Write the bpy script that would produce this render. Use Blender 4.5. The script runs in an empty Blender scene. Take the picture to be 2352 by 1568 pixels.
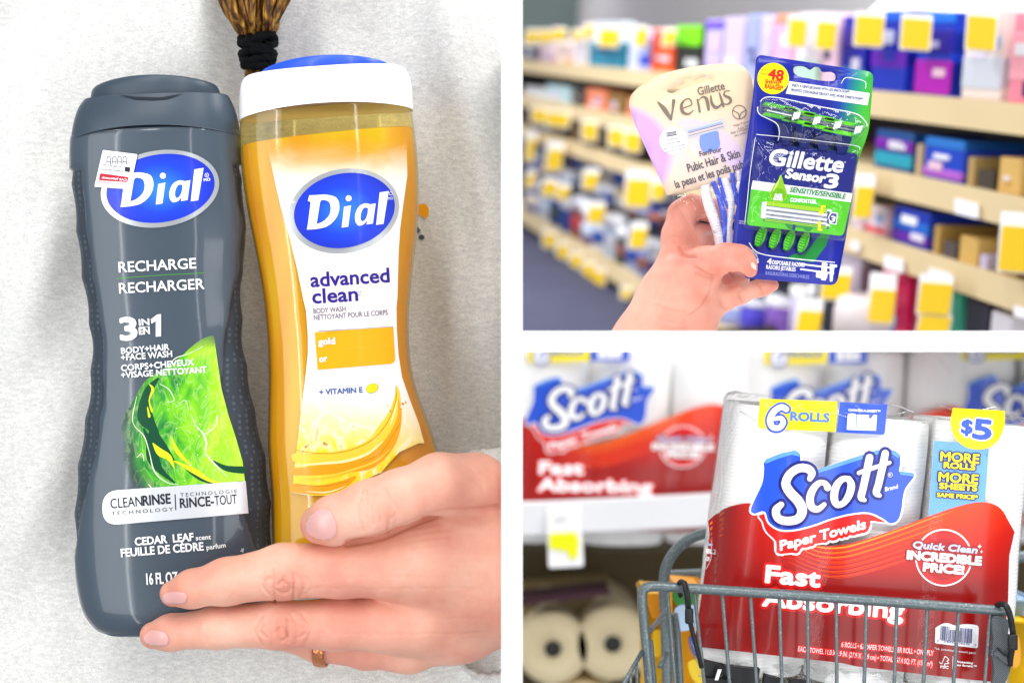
import bpy, bmesh, math, random
import numpy as np
from mathutils import Vector, Matrix
from mathutils.geometry import delaunay_2d_cdt
from mathutils.bvhtree import BVHTree
random.seed(7)
C = bpy.context.scene.collection
R = math.radians
# ------------------------------------------------------------------ camera, world, lights, exposure
D = 0.60                     # distance from the lens to the plane the packs are held in
FPX = 3528.0                 # focal length in layout units (picture is 2352 x 1568 of them)
K = D / FPX                  # metres per unit on that plane
def P(px, py, y=0.0):
    s = K * (D + y) / D
    return Vector(((px - 1176) * s, y, (784 - py) * s))
cam_d = bpy.data.cameras.new('camera'); cam = bpy.data.objects.new('camera', cam_d); C.objects.link(cam)
cam.location = (0, -D, 0); cam.rotation_euler = (R(90), 0, 0)
cam_d.sensor_width = 36; cam_d.lens = FPX * 36 / 2352
cam_d.clip_start = 0.05; cam_d.clip_end = 60
cam_d.dof.use_dof = True; cam_d.dof.focus_distance = D - 0.012
cam_d.dof.aperture_fstop = cam_d.lens / 6.0
bpy.context.scene.camera = cam
sc = bpy.context.scene
w = bpy.data.worlds.new('World'); sc.world = w; w.use_nodes = True
w.node_tree.nodes['Background'].inputs[0].default_value = (0.93, 0.96, 1, 1)
w.node_tree.nodes['Background'].inputs[1].default_value = 0.46
sc.view_settings.view_transform = 'Standard'; sc.view_settings.look = 'None'
sc.view_settings.exposure = 0.0; sc.view_settings.gamma = 1.0
sc.render.engine = 'CYCLES'
sc.cycles.use_denoising = True
sc.cycles.max_bounces = 10; sc.cycles.transparent_max_bounces = 16; sc.cycles.caustics_refractive = False; sc.cycles.caustics_reflective = False
def area(name, loc, aim, sx, sy, power, col=(1, 1, 1)):
    l = bpy.data.lights.new(name, 'AREA'); l.shape = 'RECTANGLE'; l.size = sx; l.size_y = sy; l.energy = power; l.color = col
    o = bpy.data.objects.new(name, l); C.objects.link(o); o.location = loc
    o.rotation_euler = (Vector(aim) - Vector(loc)).to_track_quat('-Z', 'Y').to_euler()
    return o
area('ceiling_lamp', (-0.30, -0.75, 1.0), (-0.08, 0, 0), 0.10, 1.3, 6.0)
area('ceiling_lamp', (0.30, -0.75, 1.0), (0.1, 0, 0), 0.10, 1.3, 6.0)
area('front_fill', (-0.9, -0.9, 0.0), (-.05, 0, -.03), 0.7, 1.0, 5.8, (0.95, 0.98, 1))  # added soft fill from the left front, brightens the sweatshirt
area('front_fill', (0.55, -0.95, -0.35), (0.15, 0, -.08), 0.7, 0.7, 5.2, (0.97, 0.98, 1))  # added broad fill from the right front, mainly for the lower pack
area('aisle_light', (0.50, 0.35, 1.15), (0.35, 0.9, 0), 0.25, 1.8, 15.0)
area('aisle_light', (-0.2, 1.2, 1.3), (0.2, 1.9, 0.2), 0.25, 1.8, 25.0)
area('pack_fill_strip', (0.105, -0.085, -0.0048), (0.12, 0.0, -0.10), 0.17, 0.008, 0.13)  # added unseen light under the partition, brightens the towel pack
area('far_wall_fill', (-0.6, 6.5, 2.4), (0.2, 7.5, 0.5), 1.5, 3.0, 90.0)  # added light that brightens the far wall
area('aisle_light', (-0.95, 1.0, 0.75), (0.35, 1.2, 0.1), 0.3, 1.6, 9.0)  # added side light that brightens the shelf fronts
area('streak_strip', (-0.50, -0.72, 0.0), (-0.12, 0, 0), 0.022, 1.5, 1.0)  # added narrow light that puts an upright streak on the bottles
area('streak_strip', (0.02, -0.80, 0.05), (-0.05, 0, 0), 0.02, 1.5, 0.8)  # second added streak light for the bottles
# ------------------------------------------------------------------ objects
def tag(o, label=None, cat=None, group=None, kind=None):
    if label: o['label'] = label
    if cat: o['category'] = cat
    if group: o['group'] = group
    if kind: o['kind'] = kind
    return o
def thing(name, label, cat, loc=(0, 0, 0), group=None):
    o = bpy.data.objects.new(name, None); C.objects.link(o); o.location = loc; o.empty_display_size = 0.01
    return tag(o, label, cat, group)
def link(name, me, parent=None):
    o = bpy.data.objects.new(name, me); C.objects.link(o)
    if parent is not None:
        o.parent = parent; o.location = -Vector(parent.location) if parent.type == 'EMPTY' else Vector((0, 0, 0))
    return o
def mesh_obj(name, vs, fs, mats, parent=None, smooth=False, midx=None, uvs=None):
    me = bpy.data.meshes.new(name); me.from_pydata([tuple(v) for v in vs], [], fs)
    if not isinstance(mats, (list, tuple)): mats = [mats]
    for m in mats: me.materials.append(m)
    if midx is not None: me.polygons.foreach_set('material_index', midx)
    if smooth: me.polygons.foreach_set('use_smooth', [True] * len(me.polygons))
    if uvs is not None:
        ul = me.uv_layers.new(name='UVMap')
        li = np.empty(len(me.loops), dtype=np.int32); me.loops.foreach_get('vertex_index', li)
        ul.data.foreach_set('uv', np.asarray(uvs, dtype=np.float32)[li].ravel())
    me.validate(); me.update()
    return link(name, me, parent)
# ------------------------------------------------------------------ materials
def s2l(c):
    if isinstance(c, str):
        c = [int(c[i:i + 2], 16) / 255 for i in (0, 2, 4)]
    return tuple((x / 12.92 if x <= 0.04045 else ((x + 0.055) / 1.055) ** 2.4) for x in c)
MATS = {}
def mat(name, col, rough=0.5, metal=0.0, coat=0.0, trans=0.0, ior=1.45, emit=0.0, sss=0.0, spec=0.5, alpha=1.0):
    if name in MATS: return MATS[name]
    m = bpy.data.materials.new(name); m.use_nodes = True; b = m.node_tree.nodes['Principled BSDF']
    c = s2l(col); b.inputs['Base Color'].default_value = (*c, 1)
    b.inputs['Roughness'].default_value = rough; b.inputs['Metallic'].default_value = metal
    b.inputs['Coat Weight'].default_value = coat * .5; b.inputs['Coat Roughness'].default_value = 0.08
    b.inputs['Transmission Weight'].default_value = trans; b.inputs['IOR'].default_value = ior
    b.inputs['Specular IOR Level'].default_value = spec
    if emit: b.inputs['Emission Color'].default_value = (*c, 1); b.inputs['Emission Strength'].default_value = emit
    if sss:
        b.inputs['Subsurface Weight'].default_value = sss; b.inputs['Subsurface Radius'].default_value = (1, .35, .2); b.inputs['Subsurface Scale'].default_value = 0.004
    b.inputs['Alpha'].default_value = alpha
    MATS[name] = m
    return m
class N:                                       # tiny node-graph helper
    def __init__(s, m): s.m = m; s.t = m.node_tree; s.b = s.t.nodes['Principled BSDF']
    def add(s, typ, **kw):
        n = s.t.nodes.new(typ)
        for k, v in kw.items():
            if k.startswith('i_'):
                key = k[2:]; key = int(key) if key.isdigit() else key.replace('_', ' ')
                if isinstance(v, bpy.types.NodeSocket): s.t.links.new(v, n.inputs[key])
                else: n.inputs[key].default_value = v
            else: setattr(n, k, v)
        return n
    def lk(s, a, b): s.t.links.new(a, b)
    def coord(s, kind='Object'): return s.add('ShaderNodeTexCoord').outputs[kind]
    def scale(s, v, sx, sy, sz):
        n = s.add('ShaderNodeMapping'); n.inputs['Scale'].default_value = (sx, sy, sz); s.lk(v, n.inputs[0]); return n.outputs[0]
    def noise(s, v, scale, detail=3, rough=.5, dist=0.0):
        n = s.add('ShaderNodeTexNoise'); s.lk(v, n.inputs['Vector']); n.inputs['Scale'].default_value = scale
        n.inputs['Detail'].default_value = detail; n.inputs['Roughness'].default_value = rough; n.inputs['Distortion'].default_value = dist
        return n.outputs['Fac']
    def ramp(s, f, stops, interp='LINEAR'):
        n = s.add('ShaderNodeValToRGB'); s.lk(f, n.inputs[0]); cr = n.color_ramp; cr.interpolation = interp
        while len(cr.elements) < len(stops): cr.elements.new(0.5)
        for e, (p, c) in zip(cr.elements, stops):
            e.position = p; e.color = (*(s2l(c) if isinstance(c, str) else c), 1)
        return n.outputs[0]
    def mix(s, f, a, b, mode='MIX'):
        n = s.add('ShaderNodeMix'); n.data_type = 'RGBA'; n.blend_type = mode
        for sk, v in ((n.inputs[0], f), (n.inputs[6], a), (n.inputs[7], b)):
            if isinstance(v, bpy.types.NodeSocket): s.lk(v, sk)
            elif isinstance(v, (int, float)): sk.default_value = v
            else: sk.default_value = (*(s2l(v) if isinstance(v, str) else v), 1)
        return n.outputs[2]
    def math(s, op, a, b=0.0, c=0.0):
        n = s.add('ShaderNodeMath'); n.operation = op
        for i, v in enumerate((a, b, c)):
            if isinstance(v, bpy.types.NodeSocket): s.lk(v, n.inputs[i])
            else: n.inputs[i].default_value = v
        return n.outputs[0]
    def xyz(s, v):
        n = s.add('ShaderNodeSeparateXYZ'); s.lk(v, n.inputs[0]); return n.outputs
    def bump(s, h, strength=.3, dist=.001, prev=None):
        n = s.add('ShaderNodeBump'); s.lk(h, n.inputs['Height']); n.inputs['Strength'].default_value = strength; n.inputs['Distance'].default_value = dist
        if prev is not None: s.lk(prev, n.inputs['Normal'])
        s.lk(n.outputs[0], s.b.inputs['Normal']); return n.outputs[0]
    def color(s, c): s.lk(c, s.b.inputs['Base Color'])
def plain(hexcol, rough=0.45, coat=0.0, **kw):
    kw.setdefault('spec', .3); return mat(f'paint_{hexcol}_{int(rough*100)}_{int(coat*10)}', hexcol, rough, coat=coat, **kw)
# ------------------------------------------------------------------ geometry helpers
def catmull(pts, n=8, closed=False):
    pts = [np.array(p, float) for p in pts]; out = []; m = len(pts)
    rng = range(m if closed else m - 1)
    for i in rng:
        if closed: p0, p1, p2, p3 = pts[(i - 1) % m], pts[i], pts[(i + 1) % m], pts[(i + 2) % m]
        else: p0, p1, p2, p3 = pts[max(i - 1, 0)], pts[i], pts[i + 1], pts[min(i + 2, m - 1)]
        for j in range(n):
            t = j / n
            out.append(.5 * ((2 * p1) + (-p0 + p2) * t + (2 * p0 - 5 * p1 + 4 * p2 - p3) * t * t + (-p0 + 3 * p1 - 3 * p2 + p3) * t ** 3))
    if not closed: out.append(pts[-1])
    return out
def ell(cx, cy, a, b, ang=0, n=72, p=2.0):
    o = []; ca, sa = math.cos(R(ang)), math.sin(R(ang))
    for i in range(n):
        t = 2 * math.pi * i / n; x = a * math.copysign(abs(math.cos(t)) ** (2 / p), math.cos(t)); z = b * math.copysign(abs(math.sin(t)) ** (2 / p), math.sin(t))
        o.append((cx + x * ca + z * sa, cy - x * sa + z * ca))
    return o
def rrect(p, r=10, n=5):                        # rounded polygon from corner points
    out = []; m = len(p)
    for i in range(m):
        a, b, c = (np.array(p[(i + k) % m][:2], float) for k in (-1, 0, 1))
        rr = r[i] if isinstance(r, (list, tuple)) else r
        u = (a - b) / np.linalg.norm(a - b); v = (c - b) / np.linalg.norm(c - b)
        for j in range(n + 1):
            t = j / n; q = b + u * rr * (1 - t) ** 2 + v * rr * t ** 2
            out.append(tuple(q))
    return out
def tube(pts, rads, seg=12, closed=False, cap=True, squash=None):
    """tube mesh (verts, faces) through world points"""
    pts = [Vector(p) for p in pts]; n = len(pts)
    if isinstance(rads, (int, float)): rads = [rads] * n
    vs, fs = [], []; up = None
    for i, p in enumerate(pts):
        a = pts[(i - 1) % n] if (closed or i > 0) else p; b = pts[(i + 1) % n] if (closed or i < n - 1) else p
        t = (b - a).normalized()
        if up is None: up = t.orthogonal().normalized()
        up = (up - t * up.dot(t)).normalized(); side = t.cross(up)
        for j in range(seg):
            an = 2 * math.pi * j / seg; vs.append(p + (up * math.cos(an) + side * math.sin(an)) * rads[i])
    lim = n if closed else n - 1
    for i in range(lim):
        for j in range(seg):
            k = (i + 1) % n; fs.append((i * seg + j, i * seg + (j + 1) % seg, k * seg + (j + 1) % seg, k * seg + j))
    if cap and not closed:
        fs.append(tuple(range(seg - 1, -1, -1))); fs.append(tuple((n - 1) * seg + j for j in range(seg)))
    return vs, fs
class MB:
    def __init__(s): s.v = []; s.f = []; s.mi = []; s.mats = []
    def mid(s, m):
        if m not in s.mats: s.mats.append(m)
        return s.mats.index(m)
    def add(s, vf, m):
        o = len(s.v); s.v += [tuple(x) for x in vf[0]]; k = s.mid(m)
        for f in vf[1]: s.f.append(tuple(i + o for i in f)); s.mi.append(k)
        return s
    def build(s, name, parent=None, smooth=False): return mesh_obj(name, s.v, s.f, s.mats, parent, smooth, s.mi)
def clip(vf, co, no):
    """cut away the part of a mesh on the +normal side and close the cut"""
    bm = bmesh.new(); vv = [bm.verts.new(tuple(v)) for v in vf[0]]
    for f in vf[1]:
        try: bm.faces.new([vv[i] for i in f])
        except ValueError: pass
    r = bmesh.ops.bisect_plane(bm, geom=bm.verts[:] + bm.edges[:] + bm.faces[:], plane_co=co, plane_no=no, clear_outer=True)
    ed = [e for e in bm.edges if e.is_boundary and all(abs((v.co - Vector(co)).dot(Vector(no))) < 1e-6 for v in e.verts)]
    if ed:
        try: bmesh.ops.holes_fill(bm, edges=ed)
        except Exception: pass
    bm.verts.index_update(); out = ([v.co.copy() for v in bm.verts], [tuple(v.index for v in f.verts) for f in bm.faces]); bm.free(); return out
def slab(poly, y0, y1):
    """extruded polygon given in layout units, from depth y0 (front) to y1"""
    n = len(poly)
    vs = [P(x, y, y0) for x, y in poly]; s = (D + y0) / (D + y1)
    vs += [Vector((v.x, y1, v.z)) for v in vs[:n]]
    return vs, [tuple(range(n))] + [tuple(range(2 * n - 1, n - 1, -1))] + [(i, i + n, (i + 1) % n + n, (i + 1) % n) for i in range(n)]
def box(c, sx, sy, sz, ex=Vector((1, 0, 0)), ey=Vector((0, 1, 0)), ez=Vector((0, 0, 1))):
    vs = [Vector(c) + ex * (a * sx / 2) + ey * (b * sy / 2) + ez * (g * sz / 2) for a in (-1, 1) for b in (-1, 1) for g in (-1, 1)]
    return vs, [(0, 1, 3, 2), (4, 6, 7, 5), (0, 4, 5, 1), (2, 3, 7, 6), (0, 2, 6, 4), (1, 5, 7, 3)]
def bevelled(vf, w, seg=3):
    bm = bmesh.new(); vv = [bm.verts.new(tuple(v)) for v in vf[0]]
    for f in vf[1]: bm.faces.new([vv[i] for i in f])
    bmesh.ops.bevel(bm, geom=bm.edges[:], offset=w, segments=seg, profile=.5, affect='EDGES')
    bm.verts.index_update(); out = ([v.co.copy() for v in bm.verts], [tuple(v.index for v in f.verts) for f in bm.faces]); bm.free(); return out
# ------------------------------------------------------------------ text outlines from Blender's built-in font
GLY = {}
def text_mesh(s, bold=0.0, space=1.0):
    key = (s, bold, space)
    if key in GLY: return GLY[key]
    cu = bpy.data.curves.new('t', 'FONT'); cu.body = s; cu.offset = bold; cu.resolution_u = 3; cu.space_character = space
    o = bpy.data.objects.new('t', cu); C.objects.link(o)
    me = o.to_mesh()
    vs = np.array([v.co[:2] for v in me.vertices]); fs = [tuple(p.vertices) for p in me.polygons]
    o.to_mesh_clear(); bpy.data.objects.remove(o); bpy.data.curves.remove(cu)
    GLY[key] = (vs, fs); return GLY[key]
CAP = None
def cap_h():
    global CAP
    if CAP is None: CAP = text_mesh('H')[0][:, 1].max()
    return CAP
class Print:
    """ink on a surface: flat shapes in layout units, laid on surf(px, py, lift) -> world point. One mesh, several inks."""
    def __init__(s, surf, cv=None, step=24.0, lift=0.00012):
        s.surf = surf; s.cv = cv or (lambda x, y: (x, y)); s.v = []; s.f = []; s.mi = []; s.mats = []; s.lay = 1; s.step = step; s.lift = lift; s.j = 0
    def mid(s, m):
        if m not in s.mats: s.mats.append(m)
        return s.mats.index(m)
    def emit(s, v2, fs, m, lay, z=0.0):
        k = s.mid(m); o = len(s.v); s.v += [(x, y, lay * s.lift + z) for x, y in v2]
        for f in fs: s.f.append(tuple(i + o for i in f)); s.mi.append(k)
    def fill(s, poly, m, lay=1, holes=(), raw=False):
        pts = [tuple(p[:2]) if raw else s.cv(p[0], p[1]) for p in poly]
        loops = [pts] + [[(tuple(q) if raw else s.cv(*q)) for q in h] for h in holes]
        vs = []; faces = []
        for L in loops: faces.append(list(range(len(vs), len(vs) + len(L)))); vs += L
        xs = [p[0] for p in pts]; ys = [p[1] for p in pts]; st = s.step
        g = []
        x = min(xs) + st * .5
        while x < max(xs):
            y = min(ys) + st * .5
            while y < max(ys): g.append((x, y)); y += st
            x += st
        if len(g) > 6000: g = g[::4]
        eds = [(F_[i], F_[(i + 1) % len(F_)]) for F_ in faces for i in range(len(F_))]
        r = delaunay_2d_cdt([Vector(p) for p in vs + g], eds, [], 0, 1e-4)
        ov, of = r[0], r[2]
        ct = np.array([np.mean([ov[i] for i in f], 0) for f in of]); ins = np.zeros(len(of), int)
        for L in loops:
            A_ = np.array(L); B_ = np.roll(A_, -1, 0)
            for (ax, ay), (bx, by) in zip(A_, B_):
                if ay == by: continue
                hit = ((ay > ct[:, 1]) != (by > ct[:, 1])) & (ct[:, 0] < (bx - ax) * (ct[:, 1] - ay) / (by - ay) + ax); ins ^= hit.astype(int)
        keep = [f for f, q in zip(of, ins) if q]
        s.emit([tuple(v) for v in ov], keep, m, lay)
    def disc(s, cx, cy, r, m, lay=1, n=14, raw=False):
        if not raw:
            (a, b), (c, _) = s.cv(cx, cy), s.cv(cx + r, cy); cx, cy, r = a, b, abs(c - a)
        s.j += 1
        s.emit([(cx + r * math.cos(2 * math.pi * i / n), cy + r * math.sin(2 * math.pi * i / n)) for i in range(n)], [tuple(range(n))], m, lay, (s.j % 17) * 1.2e-6)
    def capsule(s, a, b, ra, rb, m, lay, n=5):
        dx, dy = b[0] - a[0], b[1] - a[1]; L = math.hypot(dx, dy)
        an = math.atan2(dy, dx) if L > 1e-9 else 0
        pts = [(a[0] + ra * math.cos(an + math.pi / 2 + math.pi * i / n), a[1] + ra * math.sin(an + math.pi / 2 + math.pi * i / n)) for i in range(n + 1)]
        pts += [(b[0] + rb * math.cos(an - math.pi / 2 + math.pi * i / n), b[1] + rb * math.sin(an - math.pi / 2 + math.pi * i / n)) for i in range(n + 1)]
        s.j += 1; s.emit(pts, [tuple(range(len(pts)))], m, lay, (s.j % 17) * 1.2e-6)
    def stroke(s, pts, wd, m, lay=1, smooth=6, outline=0.0, raw=False):
        """brush line through points; wd = width or list of widths (same units as points)"""
        if isinstance(wd, (int, float)): wd = [wd] * len(pts)
        q = catmull([(p[0], p[1], w_) for p, w_ in zip(pts, wd)], smooth) if len(pts) > 2 and smooth > 1 else [np.array((p[0], p[1], w_), float) for p, w_ in zip(pts, wd)]
        k = 1.0
        if not raw: k = abs(s.cv(1, 0)[0] - s.cv(0, 0)[0])
        cc = [((tuple(p[:2]) if raw else s.cv(p[0], p[1])), max(p[2], .01) * k / 2 + outline) for p in q]
        for (a, ra), (b, rb) in zip(cc, cc[1:]): s.capsule(a, b, ra, rb, m, lay)
    def text(s, t, p0, p1, h, m, lay=2, bold=0.0, shear=0.0, outline=0.0, om=None, space=1.0, heavy=0.0, arc=0.0, olay=None):
        """t with its baseline from p0 to p1 and capitals h high; outline in ink om"""
        vs, fs = text_mesh(t, bold, space)
        if not len(vs): return
        a = np.array(s.cv(*p0)); b = np.array(s.cv(*p1)); k = abs(s.cv(1, 0)[0] - s.cv(0, 0)[0]); h = h * k
        x0, x1 = vs[:, 0].min(), vs[:, 0].max()
        L = np.linalg.norm(b - a); e = (b - a) / L; nrm = np.array((e[1], -e[0]))
        sy = h / cap_h(); sx = L / (x1 - x0 + shear * cap_h() * sy / (L / (x1 - x0)))
        q = a + np.outer((vs[:, 0] - x0) * sx + shear * vs[:, 1] * sy, e) + np.outer(vs[:, 1] * sy + arc * k * (1 - ((vs[:, 0] - x0) / (x1 - x0) * 2 - 1) ** 2), nrm)
        V, F = [tuple(p) for p in q], fs
        if outline or heavy:
            cnt = {}
            for f in F:
                for i in range(len(f)):
                    ee = (f[i], f[(i + 1) % len(f)]); kk = (min(ee), max(ee)); cnt[kk] = cnt.get(kk, 0) + 1
            bd = [kk for kk, c in cnt.items() if c == 1]
            for (i, j) in bd:
                if outline: s.capsule(V[i], V[j], outline * k, outline * k, om, olay if olay is not None else lay - .5, 3)
                if heavy: s.capsule(V[i], V[j], heavy * k, heavy * k, m, lay, 3)
            if outline: s.emit(V, F, om, (olay if olay is not None else lay - .5), -2e-6)
        s.emit(V, F, m, lay, -2e-6 if heavy else 0)
    def build(s, name, parent=None, maxlen=None, smooth=True):
        ml = maxlen or s.step * 1.6
        bm = bmesh.new(); vv = [bm.verts.new(v) for v in s.v]
        for f, k in zip(s.f, s.mi):
            try: ff = bm.faces.new([vv[i] for i in f]); ff.material_index = k
            except ValueError: pass
        if ml < 1e6:
            for _ in range(5):
                long = [e for e in bm.edges if math.hypot(e.verts[0].co.x - e.verts[1].co.x, e.verts[0].co.y - e.verts[1].co.y) > ml]
                if not long: break
                bmesh.ops.subdivide_edges(bm, edges=long, cuts=1, use_grid_fill=False)
                bmesh.ops.triangulate(bm, faces=[f for f in bm.faces if len(f.verts) > 4])
        loose = [v for v in bm.verts if not v.link_faces]
        if loose: bmesh.ops.delete(bm, geom=loose, context='VERTS')
        bm.verts.index_update()
        uv = []; vs = []
        for v in bm.verts: uv.append((v.co.x / 1000, v.co.y / 1000)); vs.append(s.surf(v.co.x, v.co.y, v.co.z))
        fs = []; mi = []
        for f in bm.faces:
            ids = [v.index for v in f.verts]
            q = [uv[i] for i in ids]; ar = sum(q[i][0] * q[(i + 1) % len(q)][1] - q[(i + 1) % len(q)][0] * q[i][1] for i in range(len(q)))
            if abs(ar) < 4e-10: continue
            if ar > 0: ids.reverse()
            fs.append(tuple(ids)); mi.append(f.material_index)
        bm.free()
        return mesh_obj(name, vs, fs, s.mats, parent, smooth, mi, uv)
def flat_surf(y=0.0, tx=0.0, ty=0.0, cx=0, cy=0):
    """plane at depth y through (cx, cy); tx, ty: depth gained per unit to the right / down"""
    def f(px, py, lift=0.0):
        return P(px, py, y + (px - cx) * tx + (py - cy) * ty - lift)
    return f
# ------------------------------------------------------------------ flesh: a distance field turned into one skin
def _prim(G, a, b, ra, rb, sy=1.0):
    a = np.array(a, np.float32); b = np.array(b, np.float32); s = np.array((1, 1 / sy, 1), np.float32)
    ba = (b - a) * s; d = [(G[i] - a[i]) * s[i] for i in range(3)]
    L = float((ba ** 2).sum()) + 1e-12
    t = np.clip((d[0] * ba[0] + d[1] * ba[1] + d[2] * ba[2]) / L, 0, 1)
    r = np.sqrt((d[0] - ba[0] * t) ** 2 + (d[1] - ba[1] * t) ** 2 + (d[2] - ba[2] * t) ** 2)
    return r - (ra + (rb - ra) * t)
def smin(a, b, k):
    h = np.maximum(k - np.abs(a - b), 0) / k
    return np.minimum(a, b) - h * h * k * .25
def surface_nets(F, org, st):
    nx, ny, nz = F.shape; ins = F < 0
    def sl(d): return F[d[0]:nx - 1 + d[0], d[1]:ny - 1 + d[1], d[2]:nz - 1 + d[2]]
    cor = [(i, j, k) for i in (0, 1) for j in (0, 1) for k in (0, 1)]
    I = sum((sl(c) < 0).astype(np.int8) for c in cor); act = (I > 0) & (I < 8)
    idx = -np.ones(act.shape, np.int64); n = int(act.sum()); idx[act] = np.arange(n)
    base = np.argwhere(act); acc = np.zeros((n, 3)); w_ = np.zeros(n)
    for c in cor:
        for ax in range(3):
            if c[ax]: continue
            e = list(c); e[ax] = 1; fa = sl(c)[act]; fb = sl(e)[act]; m = (fa < 0) != (fb < 0)
            t = np.where(m, fa / np.where(m, fa - fb, 1), 0)
            p = np.repeat(np.array([c], float), n, 0); p[:, ax] += t
            acc[m] += p[m]; w_[m] += 1
    V = (base + acc / w_[:, None]) * st + org
    Q = []
    for ax in range(3):
        o1, o2 = [(1, 2), (2, 0), (0, 1)][ax]
        a = np.take(ins, range(0, ins.shape[ax] - 1), ax); b = np.take(ins, range(1, ins.shape[ax]), ax)
        ch = np.argwhere(a != b); ok = (ch[:, o1] > 0) & (ch[:, o2] > 0) & (ch[:, o1] < F.shape[o1] - 1) & (ch[:, o2] < F.shape[o2] - 1)
        ch = ch[ok]; s0 = a[tuple(ch.T)]
        def g(d1, d2):
            q = ch.copy(); q[:, o1] -= d1; q[:, o2] -= d2; return idx[tuple(q.T)]
        q = np.stack([g(0, 0), g(1, 0), g(1, 1), g(0, 1)], 1); q[~s0] = q[~s0][:, ::-1]
        Q.append(q)
    Q = np.concatenate(Q); return V, Q
def flesh(palm, digits, st, kpalm=.006, kd=.0012, creases=(), post=None):
    allp = [q for p in [palm] + [d[0] for d in digits] for q in p]
    lo = np.min([np.minimum(np.array(a) - ra, np.array(b) - rb) for a, b, ra, rb, *_ in allp], 0) - .006
    hi = np.max([np.maximum(np.array(a) + ra, np.array(b) + rb) for a, b, ra, rb, *_ in allp], 0) + .006
    ax = [np.arange(lo[i], hi[i], st, dtype=np.float32) for i in range(3)]
    G = np.meshgrid(*ax, indexing='ij', sparse=True)
    def chain(ps, k):
        d = None
        for a, b, ra, rb, *sy in ps:
            q = _prim(G, a, b, ra, rb, sy[0] if sy else 1.0); d = q if d is None else smin(d, q, k)
        return d
    body = chain(palm, kpalm); out = body
    for ps, k in digits:
        h = smin(body, chain(ps, .003), k); out = smin(out, h, kd)
    V, Q = surface_nets(out, lo, st)
    # relax, then press the creases in
    for _ in range(2):
        A = np.zeros_like(V); c = np.zeros(len(V))
        for i in range(4):
            j = (i + 1) % 4
            np.add.at(A, Q[:, i], V[Q[:, j]]); np.add.at(A, Q[:, j], V[Q[:, i]]); np.add.at(c, Q[:, i], 1); np.add.at(c, Q[:, j], 1)
        V = V * .5 + A / c[:, None] * .5
    nr = np.cross(V[Q[:, 2]] - V[Q[:, 0]], V[Q[:, 3]] - V[Q[:, 1]]); vn = np.zeros_like(V)
    for i in range(4): np.add.at(vn, Q[:, i], nr)
    vn /= np.linalg.norm(vn, axis=1)[:, None] + 1e-12
    s = (D + V[:, 1]) * K / D; px = V[:, 0] / s + 1176; py = 784 - V[:, 2] / s
    disp = np.zeros(len(V)); front = vn[:, 1] < .25
    for pts, wd, amp in creases:                     # polylines on the side that faces the lens
        q = np.array(catmull(pts, 6)); dm = np.full(len(V), 1e9)
        for a, b in zip(q[:-1], q[1:]):
            ab = b - a; t = np.clip(((px - a[0]) * ab[0] + (py - a[1]) * ab[1]) / ((ab ** 2).sum() + 1e-9), 0, 1)
            dm = np.minimum(dm, (px - a[0] - ab[0] * t) ** 2 + (py - a[1] - ab[1] * t) ** 2)
        disp += amp * np.exp(-dm / wd ** 2)
    V = V - vn * (disp * front)[:, None]
    if post is not None: V = post(V, vn, px, py)
    return V, Q
def bvh_surf(o):
    me = o.data; off = Vector(o.location) + (Vector(o.parent.location) if o.parent else Vector((0, 0, 0)))
    bv = BVHTree.FromPolygons([v.co + off for v in me.vertices], [tuple(p.vertices) for p in me.polygons])
    def f(px, py, lift=0.0):
        d = P(px, py, 0) - Vector((0, -D, 0)); d.normalize()
        h = bv.ray_cast(Vector((0, -D, 0)), d)
        if h[0] is None: return P(px, py, -.02)
        return h[0] - d * lift
    return f
# ------------------------------------------------------------------ the white gutters between the three displays, built as a solid partition
WH = mat('partition_white', 'FAFAFA', 0.6)
mb = MB()
def wall(x0, y0, x1, y1, ya=-.10, yb=.12):
    a, b = P(x0, y0, ya), P(x1, y1, ya); c = (a + b) / 2; c.y = (ya + yb) / 2
    mb.add(box(c, abs(b.x - a.x), yb - ya, abs(b.z - a.z)), WH)
wall(1152, -60, 1200, 1628)
wall(1200, 760, 2500, 808)
o = mb.build('gutter_partition'); tag(o, kind='structure')
XL = P(1152, 0, -.10).x          # left face of the upright
XR = P(1200, 0, -.10).x
ZT = P(0, 760, -.10).z; ZB = P(0, 808, -.10).z

# crops of the layout -> layout units
A1 = lambda x, y: (137.8 + .4102 * x, 91.9 + .4102 * y)
A2 = lambda x, y: (137.8 + .4102 * x, 689.1 + .4102 * y)
A3 = lambda x, y: (275.6 + .375 * x, 992.3 + .375 * y)
A4 = lambda x, y: (.4144 * x, 918.8 + .4144 * y)
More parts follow.
